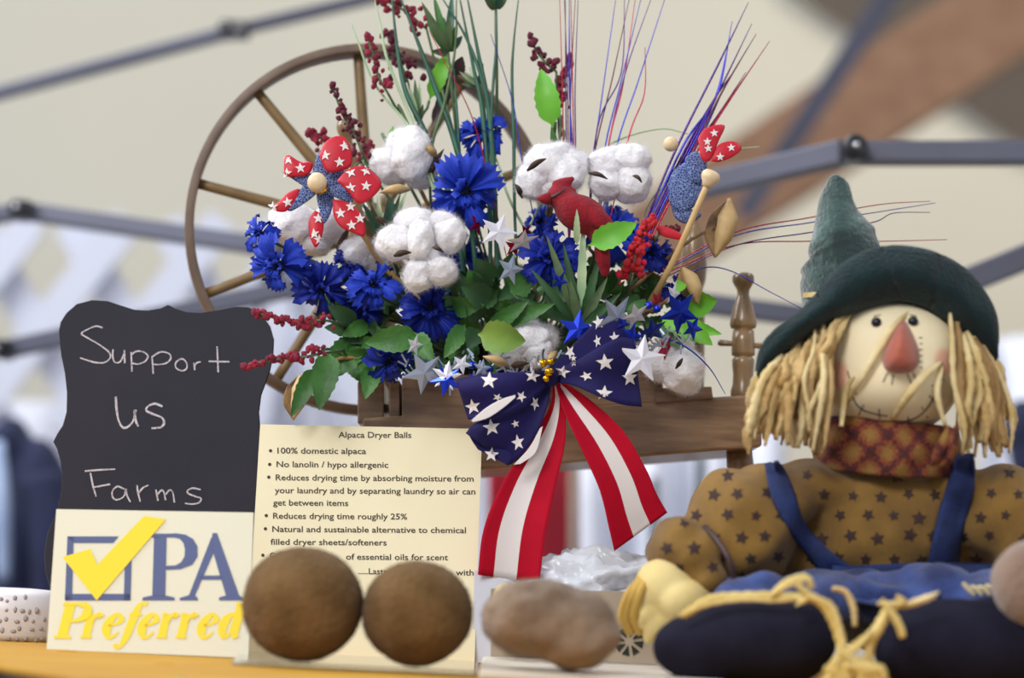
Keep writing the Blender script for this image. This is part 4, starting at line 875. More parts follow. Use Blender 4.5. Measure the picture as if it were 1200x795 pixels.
berries('dark maroon berry sprig behind the leftmost broad green blade', [(452, 38), (462, 60), (472, 80), (478, 96)], 'berryd', 26, 4.6, 1.425, (500, 180), 12)
berries('crimson berry sprig cut by the top edge', [(440, -6), (458, 4), (476, 14), (500, 34)], 'berry', 34, 5, 1.42, (530, 150), 8)
berries('short crimson berry tip above the left pinwheel', [(361, 157), (374, 160), (383, 170)], 'berry', 20, 4.2, 1.42, (400, 210), 7)
berries('crimson berries between the left pinwheel and the wheel spoke', [(434, 168), (424, 186), (416, 196)], 'berry', 12, 4.4, 1.415, (440, 260), 8)
berries('bright crimson berry sprig lying over the top right corner of the chalkboard', [(298, 366), (320, 372), (345, 377), (368, 376), (384, 376)], 'berry', 34, 4.6, 1.32, (420, 380), 6)
berries('crimson berry sprig lying across the right edge of the chalkboard', [(287, 430), (310, 424), (335, 420), (360, 418), (378, 414)], 'berry', 36, 4.4, 1.315, (420, 405), 6)
berries('dark red berry sprig behind the upright bright leaf', [(621, 42), (628, 58), (640, 74), (652, 84)], 'berryd', 24, 4.2, 1.41, (655, 170), 7)
berries('crimson berry sprig between the upright leaf and the tinsel', [(668, 66), (662, 90), (656, 112), (654, 132)], 'berry', 26, 4.8, 1.415, (658, 180), 8)
berries('coral-red bud cluster right of the yellow-green leaf', [(764, 256), (754, 272), (748, 290), (742, 312), (738, 325)], 'coral', 60, 5, 1.36, (735, 360), 9)
berries('small maroon bud spray beside the right pinwheel stick', [(795, 268), (780, 268), (768, 280)], 'berryd', 12, 3.6, 1.38, (745, 330), 6)

# --- foil star garland
t = thing('star_garland', 'garland of white, silver and blue foil stars along the base of the flowers', 'garland', P(640, 420, 1.37))
STARS = [(584, 272, 24, 'foilwhite', .3, .2), (612, 283, 22, 'foilwhite', 1.2, 1.1), (598, 316, 20, 'foilsilver', .2, .6), (677, 386, 24, 'foilblue', .1, .1), (704, 391, 18, 'foilwhite', .3, .1),
         (722, 372, 30, 'foilsilver', .5, .7), (745, 370, 20, 'foilwhite', .8, .9), (523, 441, 19, 'foilwhite', .15, 0), (523, 446, 20, 'foilblue', .8, 0), (541, 427, 13, 'foilwhite', .4, .2), (497, 437, 27, 'foilsilver', .7, .4),
         (752, 421, 30, 'foilwhite', .1, .1), (796, 366, 28, 'foilblue', .6, .5), (789, 345, 17, 'foilwhite', .2, 1.0), (765, 388, 20, 'foilblue', .9, .8), (740, 395, 19, 'foilblue', .2, .7), (486, 405, 14, 'foilwhite', .2, .8), (812, 385, 16, 'foilblue', .4, .6), (565, 432, 12, 'foilsilver', .1, .3), (556, 445, 10, 'foilblue', .5, .1), (616, 272, 12, 'tinr', .5, .9), (602, 290, 14, 'tinr', .1, .6), (560, 262, 16, 'tinr', .3, .9), (780, 408, 18, 'tinr', .4, .9), (770, 352, 14, 'tinr', .4, .9), (645, 262, 14, 'foilblue', .4, .8), (656, 330, 14, 'foilblue', .4, .8), (730, 380, 12, 'foilblue', .4, .8)]
for x, y, r, mk, rot, tilt in STARS:
    Y = 1.34 if mk != 'tinr' else 1.37
    if (x, y) == (752, 421): Y = 1.318
    c = P(x, y, Y); m = Matrix.Rotation(rot, 3, 'Y') @ Matrix.Rotation(tilt, 3, 'Z')
    rr = S(r, Y); pts = [c + m @ Vector((a, 0, b_)) for a, b_ in starpts(rr)]
    ctr = [c + m @ Vector((0, -rr * .09, 0)), c + m @ Vector((0, rr * .04, 0))]
    v = pts + ctr; f = [(i, (i + 1) % 10, 10) for i in range(10)] + [((i + 1) % 10, i, 11) for i in range(10)]
    link('star', G().add(v, f), M[mk], t, smooth=False)
ws = []
for k in range(60):
    x = 480 + k * 5.6; ws.append(P(x, 428 - 40 * max(0, (x - 640) / 180) + 10 * sin(k * .9), 1.352 + .006 * sin(k * 1.7)))
g = tube(ws, .0005, 5)
rnd = random.Random(2)
for k in range(150):
    p = ws[rnd.randrange(60)] + Vector((rnd.gauss(0, .003), rnd.gauss(0, .003), rnd.gauss(0, .003))); d = Vector((rnd.gauss(0, 1), rnd.gauss(0, 1), rnd.gauss(0, 1))).normalized() * .006; s_ = d.cross(Vector((0, 1, .3))).normalized() * .0006
    g.add([p - s_, p + s_, p + d + s_, p + d - s_], [(0, 1, 2, 3)])
o = link('tinsel_wire', g, M['foilsilver'], t, smooth=False); o['kind'] = 'stuff'
for x, y in ((644, 268), (800, 375), (760, 358), (770, 362), (553, 428), (565, 433), (574, 433)):
    p = P(x, y, 1.345); link('foil_bead', ell(p, S(5, 1.35), S(4, 1.35), S(5, 1.35), 2), M['foilblue'], t)

# --- pinwheels
def curl_piece(outl, c, Y, puff, mk, t, nm, th=.0006):
    # outline in pixels, bulging towards the viewer away from the hub
    cx = sum(p[0] for p in outl) / len(outl); cy = sum(p[1] for p in outl) / len(outl); pts = []
    cl = catmull([Vector((p[0], p[1], 0)) for p in outl + outl[:1]], 4)[:-1]; puff *= .35; tl = .00012
    rings = (1, .8, .55, .28); v = []
    for r_ in rings:
        for p in cl: v.append(P(cx + (p.x - cx) * r_, cy + (p.y - cy) * r_, Y - puff * (1 - r_ * r_) + tl * r_ * ((p.x - cx) * .8 - (p.y - cy) * .6)))
    v.append(P(cx, cy, Y - puff)); n = len(cl)
    f = [(k * n + i, k * n + (i + 1) % n, (k + 1) * n + (i + 1) % n, (k + 1) * n + i) for k in range(3) for i in range(n)] + [(3 * n + i, 3 * n + (i + 1) % n, 4 * n) for i in range(n)]
    g = G().add(v, f); o = solid(link(nm, g, M[mk], t), th); return o, bvh(g)
def printstar(tree, x, y, r, rot, par, mk='white'):
    pts = [onto(tree, x + a, y - b_, .0012, None or 1.36) for a, b_ in starpts(r, inner=.42, a0=pi / 2 + rot)]
    ok = True or all(tree.ray_cast(CO, ray(x + a, y - b_).normalized())[0] is not None for a, b_ in starpts(r * .8))
    if not ok: return
    c = onto(tree, x, y, .0012, 1.36); link('star_print', G().add(pts + [c], [(i, (i + 1) % 10, 10) for i in range(10)]), M[mk], par, smooth=False)
Yp = 1.362
t = thing('pinwheel', 'red and navy star-print pinwheel with a pale bead hub, at the left of the bouquet', 'pinwheel', P(372, 213, Yp), 'red and navy pinwheels')
navy = [[(372, 213), (366, 205), (373, 180), (379, 178), (386, 200), (380, 213)], [(372, 213), (364, 222), (340, 208), (338, 205), (362, 203), (372, 208)], [(372, 213), (372, 226), (345, 246), (337, 244), (352, 222), (364, 212)],
        [(374, 215), (390, 226), (389, 245), (380, 262), (374, 245), (371, 228)], [(375, 212), (398, 208), (412, 226), (412, 238), (395, 232), (380, 226)], [(375, 212), (392, 200), (404, 201), (400, 215), (388, 218)]]
for q in navy: curl_piece(q, None, Yp - .001, .003, 'paisley', t, 'inner_blade')
reds = [([(374, 183), (380, 168), (393, 160), (406, 163), (412, 180), (411, 195), (396, 201), (383, 201)], [(381, 182, 0), (404, 171, .2), (398, 190, .1)], -.006),
        ([(395, 212), (404, 202), (418, 195), (434, 199), (447, 215), (438, 230), (421, 239), (409, 226)], [(411, 202, .3), (411, 220, .1), (429, 218, -.1), (429, 200, .2)], -.010),
        ([(390, 234), (402, 236), (415, 242), (426, 256), (427, 277), (412, 272), (399, 266), (391, 252)], [(399, 250, .1), (412, 264, .1), (411, 242, 0), (422, 256, 0)], -.004),
        ([(369, 247), (377, 252), (379, 266), (375, 283), (369, 290), (363, 276), (362, 258)], [(373, 256, 0), (368, 274, .1), (374, 281, 0)], -.003),
        ([(317, 243), (326, 238), (338, 226), (351, 222), (348, 234), (336, 247), (325, 248)], [(337, 237, .2), (320, 242, 0)], -.004),
        ([(333, 186), (338, 182), (352, 190), (366, 191), (362, 204), (345, 207), (334, 205)], [(352, 197, .1), (338, 187, 0), (336, 203, 0)], -.004)]
for q, st, dy in reds:
    o, tr = curl_piece(q, None, Yp + dy, .005, 'pinred', t, 'outer_blade')
    for x, y, r_ in st: printstar(tr, x, y, 6.6, r_, o)
hp = P(371.5, 214, Yp - .012)
link('hub_bead', ell(hp, S(11.5, Yp), S(11, Yp), S(12, Yp), 4), M['bead'], t)
link('hub_washer', lathe([(0, S(10, Yp)), (.001, S(10, Yp))], hp + Vector((.001, .005, -.001)), (0, 1, 0), 20), M['gold'], t)
link('stick', rtube([hp + Vector((0, .012, 0)), P(425, 275, 1.385), P(462, 325, 1.40), HUB], [.0019, .0019, .0019, .0019], 4, 8), M['blondewood'], t)
Yp = 1.375
t = thing('pinwheel', 'red and navy pinwheel seen from the side, at the right behind the tinsel', 'pinwheel', P(815, 215, Yp), 'red and navy pinwheels')
for q in ([(782, 215), (790, 200), (806, 190), (820, 200), (826, 222), (815, 240), (800, 250), (786, 240)], [(803, 185), (815, 178), (828, 190), (822, 215), (808, 210)], [(786, 240), (806, 244), (822, 252), (806, 262), (792, 256)]): curl_piece(q, None, Yp + .004, .008, 'paisley', t, 'inner_blade')
for q, st in (([(818, 162), (828, 150), (849, 147), (842, 165), (832, 188), (822, 186)], [(837, 156, .1), (830, 174, .1), (829, 166, 0)]), ([(833, 189), (842, 170), (860, 166), (869, 174), (858, 184), (842, 190)], [(857, 173, .1), (844, 184, 0)]),
              ([(768, 266), (780, 266), (799, 275), (797, 281), (775, 276)], [])):
    o, tr = curl_piece(q, None, Yp - .004, .004, 'pinred', t, 'outer_blade')
    for x, y, r_ in st: printstar(tr, x, y, 5.2, r_, o)
link('hub_bead', ell(P(786, 169, Yp), S(9, Yp), S(9, Yp), S(9, Yp), 3), M['bead'], t)
a, b_ = P(836, 200, Yp - .01), P(786, 312, Yp)
link('stick_bead', lathe([(0, .0015), (.0007, .0045), (.003, .0062), (.006, .006), (.009, .0038), (.0115, .0030)], a, b_ - a, 16), M['bead'], t)
link('stick', rtube([a + (b_ - a) * .05, b_, P(740, 390, 1.42)], [.0021] * 3, 5, 10), M['blondewood'], t)

# --- red plush bird
Yb = 1.352
t = thing('red_bird', 'small red plush cardinal bird perched among the flowers, right of centre', 'bird', P(680, 285, Yb))
rb = lambda a: Matrix.Rotation(radians(a), 3, 'Y')
g = merge(ell(P(657, 231, Yb), S(17, Yb), .009, S(15, Yb), 3, rot=rb(15)), ell(P(684, 252, Yb), S(33, Yb), .014, S(22, Yb), 3, rot=rb(28)), ell(P(672, 248, Yb), S(28, Yb), .014, S(20, Yb), 3, rot=rb(45)),
          ell(P(700, 272, Yb), S(28, Yb), .009, S(12, Yb), 3, rot=rb(62)), tube([P(652, 222, Yb), P(662, 215, Yb), P(673, 208, Yb)], [.0062, .0042, .0012], 10), tube([P(650, 228, Yb), P(662, 224, Yb), P(675, 222, Yb)], [.006, .004, .001], 10))
bg_ = remesh(g, .0012, 4); link('body', bg_, M['plushred'], t)
trb = bvh(bg_)
wv = merge(ell(P(700, 256, Yb - .010), S(24, Yb), .004, S(11, Yb), 3, rot=rb(32))); link('wing', wv, M['plushred'], t)
link('tail', ell(P(706, 300, Yb + .004), S(26, Yb), .004, S(9, Yb), 3, rot=rb(80)), M['plushred'], t)
link('beak', lathe([(0, .0042), (.004, .003), (.008, .0006)], P(643, 233, Yb - .003), (-.9, -.4, -.1), 12), M['plushred'], t)
g = G(); g = merge(g, tube([onto(trb, x, y, .0002, Yb) for x, y in ((637, 234), (643, 232), (650, 230), (656, 226), (662, 222))], [.0006, .001, .0011, .0009, .0004], 6)); link('face_stripe', g, M['leafb'], t)

# ================================================================== THE BOW
Yr = 1.33
t = thing('ribbon_bow', 'stars and stripes ribbon bow on the front of the wooden beam', 'bow', P(645, 445, Yr))
def ribbon(left, right, depth, mats, mi, nm, nu=12, nv=30, stars=(), wob=0):
    Lc = catmull([Vector((x, y, 0)) for x, y in left], 12); Rc = catmull([Vector((x, y, 0)) for x, y in right], 12)
    def samp(c, v): x = v * (len(c) - 1); i = min(int(x), len(c) - 2); return c[i].lerp(c[i + 1], x - i)
    def fn(u, v):
        a, b_ = samp(Lc, v), samp(Rc, v); p = a.lerp(b_, u); return P(p.x, p.y, depth(u, v))
    g = sheet(fn, nu, nv, mi); o = link(nm, g, mats, t); solid(o, .0006); tr = bvh(g)
    for x, y, r_, rot, sq in stars:
        pts = [onto(tr, x + a * sq, y - b_, .0009, depth(.5, .5)) for a, b_ in starpts(r_, inner=.42, a0=pi / 2 + rot)]
        c = onto(tr, x, y, .0009, depth(.5, .5)); link('star_print', G().add(pts + [c], [(i, (i + 1) % 10, 10) for i in range(10)]), M['white'], o, smooth=False)
    return o
stripe = lambda a, b_: (lambda u, v: 1 if a < u < b_ else 0)
ribbon([(648, 446), (645, 475), (625, 510), (590, 565), (567, 620), (560, 674)], [(656, 447), (662, 480), (662, 520), (652, 565), (640, 620), (632, 684)], lambda u, v: Yr + .004 + .004 * sin(v * 5) + .006 * sin(u * 3.1) * v, [M['red'], M['white']], stripe(.25, .625), 'ribbon_tail', 16)
ribbon([(650, 447), (662, 485), (683, 530), (703, 575), (714, 620), (720, 646)], [(656, 446), (690, 468), (730, 505), (757, 550), (770, 580), (782, 601)], lambda u, v: Yr + .002 - .006 * sin(v * 4) + .004 * sin(u * 3), [M['red'], M['white']], stripe(.36, .70), 'ribbon_tail', 22)
nv_ = [M['navy']]; zero = lambda u, v: 0
ribbon([(648, 428), (668, 408), (690, 385), (706, 370), (724, 372)], [(648, 442), (680, 436), (706, 430), (730, 420), (746, 408)], lambda u, v: Yr + .012 - .006 * sin(v * 3), nv_, zero, 'ribbon_loop', stars=[(668, 413, 9, .6, .7), (672, 420, 4, 0, 1), (701, 378, 9, .2, .8), (700, 400, 8, .3, .6), (720, 396, 8, .1, .8)])
ribbon([(646, 436), (672, 425), (700, 408), (725, 396), (742, 398)], [(646, 448), (672, 452), (700, 464), (728, 474), (752, 477)], lambda u, v: Yr - .002 - .014 * sin(v * 3.1) - .003 * sin(u * 7) * v, nv_, zero, 'ribbon_loop', stars=[(709, 425, 10.5, .1, 1.05), (738, 443, 10.5, .05, .9), (708, 461, 9.5, -.1, 1.1), (659, 436, 8, 1.0, 1.2), (672, 426, 4, .2, 1), (687, 441, 6, .4, 1.3)])
ribbon([(644, 434), (620, 436), (590, 437), (560, 440), (534, 445)], [(644, 450), (618, 470), (594, 484), (570, 492), (549, 492)], lambda u, v: Yr - .002 - .012 * sin(v * 3.1) - .004 * sin(u * 6) * v, nv_, zero, 'ribbon_loop', stars=[(573, 446, 10.5, -.1, 1), (554, 477, 9.5, .2, 1), (611, 465, 7, .8, .9), (624, 441, 8, 1.1, 1.2), (583, 466, 5, .8, 1.2)])
ribbon([(642, 450), (610, 474), (580, 488), (556, 497), (546, 508)], [(646, 452), (640, 480), (628, 510), (610, 535), (598, 545)], lambda u, v: Yr + .004 - .008 * sin(v * 3.1) - .005 * sin(u * 6) * v, nv_, zero, 'ribbon_loop', stars=[(576, 501, 10.5, .15, 1), (607, 519, 10, .2, .8), (604, 497, 5, .3, 1), (576, 533, 9, -.1, 1), (627, 473, 9, .5, .6)])
ribbon([(548, 506), (552, 515), (560, 527)], [(606, 500), (606, 530), (596, 546)], lambda u, v: Yr + .003, nv_, zero, 'ribbon_loop', stars=[(576, 533, 9, -.1, 1)])
ribbon([(604, 463), (588, 468), (570, 478), (552, 493)], [(604, 466), (590, 478), (572, 490), (554, 495)], lambda u, v: Yr - .016, [M['white']], zero, 'ribbon_fold')
ribbon([(633, 502), (620, 525), (602, 545)], [(636, 500), (628, 530), (610, 544)], lambda u, v: Yr - .006, [M['white']], zero, 'ribbon_fold')
for x, y, r_ in ((636, 426, 5), (645, 424, 4), (643, 436, 5.5), (640, 444, 4), (633, 428, 3.5)):
    link('bell', ell(P(x, y, Yr - .016), S(r_, Yr), S(r_, Yr), S(r_, Yr), 3), M['gold' if x != 633 else 'foilsilver'], t)
link('knot', ell(P(646, 442, Yr - .006), S(9, Yr), .008, S(12, Yr), 3, .2, 3), M['navy'], t)
link('bow_wire', rtube([P(637, 428, Yr - .012), P(636, 416, Yr - .01), P(637, 410, Yr)], [.0007] * 3), M['joint'], t)

# ================================================================== SCARECROW DOLL
R_ = random.Random(21)
root = thing('scarecrow_doll', 'seated scarecrow doll in a green pointed hat and blue overalls, at the right', 'doll', Vector((P(1020, 780, 1.27).x, 1.27, 0)))
# head
Yh = 1.272
hg = merge(E(1038, 431, Yh, 86, 80, .056, 5, rot=1, pw=.86), E(1036, 452, Yh, 78, 58, .060, 4, pw=.9))
hg = remesh(hg, .0022, 6); head = link('head', hg, M['muslin'], root); th = bvh(hg)
for x, y in ((1027, 378), (1070, 377)):
    link('eye', ell(onto(th, x, y, .0012, Yh), S(6.2, 1.22), .0026, S(6.2, 1.22), 3), M['eye'], head)
# nose: a stuffed rust felt triangle
outl = [(1056, 374), (1049, 385), (1040, 402), (1034, 420), (1037, 432), (1046, 437), (1058, 438), (1070, 435), (1077, 424), (1076, 408), (1069, 390), (1062, 378)]
cl = catmull([Vector((x, y, 0)) for x, y in outl + outl[:1]], 4)[:-1]; n = len(cl); v = []
for r_ in (1, .93, .8, .6, .35, .12):
    for p in cl: v.append(onto(th, 1056 + (p.x - 1056) * r_, 415 + (p.y - 415) * r_, .0004 + .017 * sqrt(1 - r_ * r_), Yh))
g = G().add(v, [(k * n + i, k * n + (i + 1) % n, (k + 1) * n + (i + 1) % n, (k + 1) * n + i) for k in range(5) for i in range(n)] + [tuple(5 * n + i for i in range(n))])
link('nose', g, M['nose'], head)
def thread(pts, r=.00045, nm='stitch'):
    link(nm, tube(catmull([onto(th, x, y, .0003, Yh) for x, y in pts], 4), r, 6), M['thread'], head)
thread([(998, 461), (1003, 473), (1012, 481), (1028, 486), (1040, 488)], .0005, 'mouth')
thread([(1046, 495), (1060, 494), (1075, 489), (1086, 479), (1094, 466), (1100, 450), (1103, 440)], .0005, 'mouth')
for a, b_ in (((996, 455), (1004, 462)), ((1012, 475), (1006, 487)), ((1030, 480), (1031, 491)), ((1064, 489), (1066, 499)), ((1080, 477), (1087, 490)), ((1089, 464), (1097, 473)), ((1092, 452), (1102, 456)), ((1098, 443), (1106, 446)),
              ((1040, 437), (1035, 448)), ((1047, 439), (1045, 451)), ((1063, 438), (1068, 450)), ((1070, 437), (1074, 447)), ((993, 435), (996, 445)), ((1024, 371), (1032, 369)), ((1066, 369), (1074, 371))): thread([a, b_], .00035)
for k in range(6): thread([(1077 + k % 2, 396 + k * 7), (1081, 396 + k * 7)], .0003)
N, L, b = nodes_of(M['muslin']); src = b.inputs['Base Color'].links[0].from_socket; rl = Vector(root['_o'])
tc = N.new('ShaderNodeTexCoord')
for cx, cy, rad in ((982, 440, 20), (1107, 424, 18)):       # rouge rubbed into the cloth of both cheeks
    vd = N.new('ShaderNodeVectorMath'); vd.operation = 'DISTANCE'; vd.inputs[1].default_value = onto(th, cx, cy, 0, Yh) - rl
    mr = N.new('ShaderNodeMapRange'); mr.interpolation_type = 'SMOOTHSTEP'
    mr.inputs['From Min'].default_value = S(rad * .55, 1.22); mr.inputs['From Max'].default_value = S(rad * 1.15, 1.22); mr.inputs['To Min'].default_value = .62; mr.inputs['To Max'].default_value = 0
    mx = N.new('ShaderNodeMix'); mx.data_type = 'RGBA'; mx.inputs['B'].default_value = (*lin((238, 150, 130)), 1)
    L.new(tc.outputs['Object'], vd.inputs[0]); L.new(vd.outputs['Value'], mr.inputs['Value']); L.new(mr.outputs[0], mx.inputs['Factor']); L.new(src, mx.inputs['A']); src = mx.outputs['Result']
L.new(src, b.inputs['Base Color'])

# bandana round the neck
cxb = 1038
def fnb(u, v):
    a = radians(-105 + 210 * u); rx = S(84 + 4 * sin(v * pi) - 2 * v, 1.26); y = (495 + 15 * u) + (551 + 14 * cos(a * .8) - 495 - 15 * u) * v
    c = P(cxb, y - 4 * abs(sin(a)), 1.283); rr = .049 + .004 * sin(v * pi) + .0012 * sin(u * 40 + v * 9)
    return c + Vector((sin(a) * rx, -cos(a) * rr, 0))
solid(link('bandana', sheet(fnb, 60, 16), M['bandana'], root), .0012)
g = G()
for dx in (0, 9):
    g = merge(g, blade([P(1112 + dx, 500, 1.215), P(1106 + dx, 520, 1.212), P(1098 + dx * 1.4, 536, 1.214), P(1092 + dx, 546, 1.216)], [.002, .007, .006, .002], 6, fold=.3))
solid(link('bandana_knot', g, M['bandana'], root), .001)

def star_print(tree, x0, x1, y0, y1, seed, Yf):
    r_ = random.Random(seed); g = G(); row = 0; y = y0
    while y < y1:
        x = x0 + (row % 2) * 17
        while x < x1:
            px, py = x + r_.uniform(-4, 4), y + r_.uniform(-3, 3); a0 = r_.uniform(0, 6)
            pts = [(px + a, py - b_) for a, b_ in starpts(r_.uniform(6.5, 9.5), 5, .5, a0)]
            if all(tree.ray_cast(CO, ray(*q).normalized())[0] is not None for q in pts):
                v = [onto(tree, *q, .0006, Yf) for q in pts] + [onto(tree, px, py, .0007, Yf)]
                if max((v[i] - v[10]).length for i in range(10)) < .012: g.add(v, [(i, (i + 1) % 10, 10) for i in range(10)])
            x += 33
        y += 25; row += 1
    o = link('star_print', g, M['print'], root, smooth=False); o['kind'] = 'stuff'
# shirt: torso and upper sleeves in one, forearm puffs with a seam
sh = merge(E(1035, 620, 1.29, 100, 84, .050, 4, pw=.9), E(955, 650, 1.30, 70, 60, .04, 4), E(868, 622, 1.262, 66, 72, .040, 4, rot=-15), E(905, 585, 1.275, 58, 40, .038, 4), E(960, 575, 1.285, 60, 34, .04, 4),
           E(1110, 575, 1.285, 60, 32, .04, 4), E(1166, 605, 1.27, 46, 62, .040, 4, rot=10), E(1190, 640, 1.26, 36, 50, .036, 4))
sh = remesh(sh, .0026, 3, .0042, 48); link('shirt', sh, M['shirt'], root); tsh = bvh(sh)
star_print(tsh, 800, 1210, 530, 690, 3, 1.25)
fa = remesh(merge(E(796, 630, 1.245, 30, 26, .026, 4), E(808, 655, 1.245, 44, 36, .032, 4, rot=-35), E(790, 648, 1.242, 34, 26, .026, 4), E(826, 680, 1.24, 30, 26, .03, 4)), .0026, 4, .002, 60)
link('sleeve', fa, M['shirt'], root); star_print(bvh(fa), 750, 860, 590, 700, 5, 1.23)
link('sleeve_seam', tube(catmull([P(x, y, Y) for x, y, Y in ((826, 618, 1.232), (842, 635, 1.214), (855, 658, 1.208), (862, 688, 1.215))], 6), .0016, 8), M['leafb'], root)
# glove with stubby stuffed fingers
gv = merge(E(782, 692, 1.228, 40, 34, .018, 4, rot=40), E(800, 705, 1.222, 34, 28, .018, 4))
for a, b_, r_ in (((775, 690), (742, 712), 9), ((772, 705), (746, 734), 9.5), ((780, 718), (760, 748), 9.5), ((795, 722), (782, 750), 9), ((800, 690), (838, 694), 10)):
    gv = merge(gv, rtube([P(*a, 1.225), P((a[0] + b_[0]) / 2 - 1, (a[1] + b_[1]) / 2, 1.218), P(*b_, 1.222)], [S(r_, 1.22) * .9, S(r_, 1.22), S(r_ * .7, 1.22)], 5, 12), ell(P(*b_, 1.222), S(r_ * .8, 1.22), S(r_ * .8, 1.22), S(r_ * .8, 1.22), 2))
gv = remesh(gv, .0018, 3); link('hand', gv, M['glove'], root)
g = G()
for x0, x1, x2, w in ((752, 742, 733, 9), (757, 749, 742, 11), (748, 736, 728, 6)):
    g = merge(g, blade([P(x0 + 6, 672, 1.226), P(x1, 695, 1.213), P(x2, 722, 1.216), P(x2 + 8, 744, 1.222)], [S(w * .6, 1.22), S(w, 1.22), S(w * 1.2, 1.22), S(w * .5, 1.22)], 7, fold=.35))
solid(link('glove_fold', g, M['glovefold'], root), .0009)
g = G()
for k in range(9):
    a = k / 8; x = 762 + a * 92; y = 668 + a * 40 - 6 * sin(a * 3); g = merge(g, blade([P(x, y - 4, 1.212), P(x + 2, y + 8, 1.205), P(x - 2 + R_.uniform(-5, 5), y + 22, 1.21)], [S(4, 1.2), S(5, 1.2), S(2, 1.2)], 5, fold=.2))
pass

# overalls: waist, bib edge, legs
ov = merge(E(1030, 712, 1.27, 128, 46, .055, 4), E(948, 706, 1.235, 62, 38, .035, 4, rot=-10), E(1110, 704, 1.235, 66, 40, .035, 4, rot=8), E(890, 708, 1.215, 62, 36, .028, 4, rot=-6), E(1170, 706, 1.215, 60, 34, .028, 4, rot=6), E(1035, 692, 1.24, 60, 22, .03, 3))
ov = remesh(ov, .0026, 2, .0055, 62); link('overalls', ov, M['denim'], root); tov = bvh(ov)
def fst(L_, R2, Yf, nm='strap', mk='denimd', nv=24):
    Lc = catmull([Vector((x, y, 0)) for x, y in L_], 8); Rc = catmull([Vector((x, y, 0)) for x, y in R2], 8)
    def samp(c, v): x = v * (len(c) - 1); i = min(int(x), len(c) - 2); return c[i].lerp(c[i + 1], x - i)
    def fn(u, v):
        p = samp(Lc, v).lerp(samp(Rc, v), u)
        h = tsh.ray_cast(CO, ray(p.x, p.y).normalized()); Y = (h[0].y - .0022) if h[0] else Yf
        Y = min(max(Y, Yf - .02), Yf + .03); return P(p.x, p.y, Y - .0022 * sin(u * pi))
    g = sheet(fn, 6, nv)
    for _ in range(3):                      # smooth the depth along the strap
        nu = 7; w_ = [x.copy() for x in g.v]
        for j in range(1, nv):
            for i in range(nu): w_[j * nu + i] = (g.v[(j - 1) * nu + i] + g.v[j * nu + i] * 2 + g.v[(j + 1) * nu + i]) / 4
        g.v = w_
    solid(link(nm, g, M[mk], root), .0018)
fst([(896, 545), (903, 580), (925, 622), (950, 655), (970, 680)], [(913, 541), (930, 575), (942, 615), (975, 648), (1002, 668)], 1.235)
fst([(1122, 534), (1108, 575), (1096, 620), (1086, 668)], [(1141, 532), (1141, 575), (1128, 620), (1122, 668)], 1.235)
fst([(975, 664), (1030, 662), (1090, 660), (1170, 662)], [(978, 682), (1030, 686), (1090, 684), (1165, 684)], 1.222, 'bib_edge', 'denimd')
fst([(985, 672), (1040, 684), (1100, 690)], [(990, 700), (1040, 712), (1098, 706)], 1.205, 'bib_pocket', 'denim')

# shoes, soles towards the viewer
sl = merge(E(884, 752, 1.155, 96, 50, .030, 4, rot=0), E(830, 758, 1.155, 66, 42, .026, 4, rot=-4), E(930, 750, 1.16, 48, 50, .03, 4))
sl = remesh(sl, .0026, 8); link('shoe', sl, M['shoe'], root); tsl = bvh(sl)
sr = merge(E(1128, 757, 1.155, 100, 54, .030, 4), E(1068, 758, 1.155, 44, 46, .028, 4), E(1180, 750, 1.16, 70, 52, .03, 4))
sr = remesh(sr, .0026, 8); link('shoe', sr, M['shoe'], root); tsr = bvh(sr)
# straw ties and fringe
def straw(pts, w, Y, nm='straw_tie', mk='raffial'):
    P3 = [P(x, y, Y + (pts[i][2] if len(pts[i]) > 2 else 0)) for i, (x, y, *_) in enumerate(pts)]
    solid(link(nm, blade(P3, [S(w * .8, Y), S(w, Y), S(w, Y), S(w * .7, Y)], 7, fold=.3, twist=R_.uniform(-.7, .7), crk=.14), M[mk], root), .0005)
    if w > 8: solid(link(nm, blade([p + Vector((R_.uniform(-.002, .002), -.001, R_.uniform(-.002, .002))) for p in P3], [S(w * .3, Y), S(w * .55, Y), S(w * .5, Y), S(w * .3, Y)], 7, fold=.3, twist=R_.uniform(-.9, .9), crk=.2), M['glove' if mk == 'strawy' else mk], root), .0004)
yY = 1.118
M['strawy'] = new_mat('yellow_straw', (226, 202, 122), 0.7, (198, 166, 84), 45, 4, bump=0.5, bscale=300)
straw([(800, 722), (832, 704), (870, 700), (915, 700), (950, 700)], 12, 1.128, mk='strawy')
straw([(905, 698), (922, 684), (944, 678), (952, 690)], 10, 1.125, mk='strawy'); straw([(935, 686), (948, 700), (935, 706)], 9, 1.122, mk='strawy')
straw([(948, 698), (968, 712), (982, 740), (990, 775), (992, 798)], 13, 1.115, mk='strawy')
straw([(1096, 698), (1062, 709), (1030, 708)], 9, 1.118); straw([(1032, 704), (1044, 712), (1058, 706), (1050, 700)], 9, 1.115, mk='strawy')
straw([(1044, 708), (1030, 735), (1020, 752), (1018, 775)], 13, 1.115, mk='strawy'); straw([(1040, 712), (1052, 730), (1058, 748)], 10, 1.112, mk='strawy')
straw([(1022, 742), (1000, 760), (982, 772), (970, 790)], 11, 1.112, mk='strawy'); straw([(985, 765), (1000, 775), (1018, 778), (1032, 790)], 12, 1.11, mk='strawy')
straw([(995, 780), (1010, 786), (1030, 784), (1036, 795)], 14, 1.108, mk='strawy'); straw([(975, 690), (990, 694), (1000, 712), (1002, 735)], 8, 1.15, mk='raffia')
for k in range(7):
    x = 1128 + k * 9; straw([(x, 686 + R_.uniform(-3, 3)), (x + 6, 690), (x + 14, 698)], 5, 1.175)
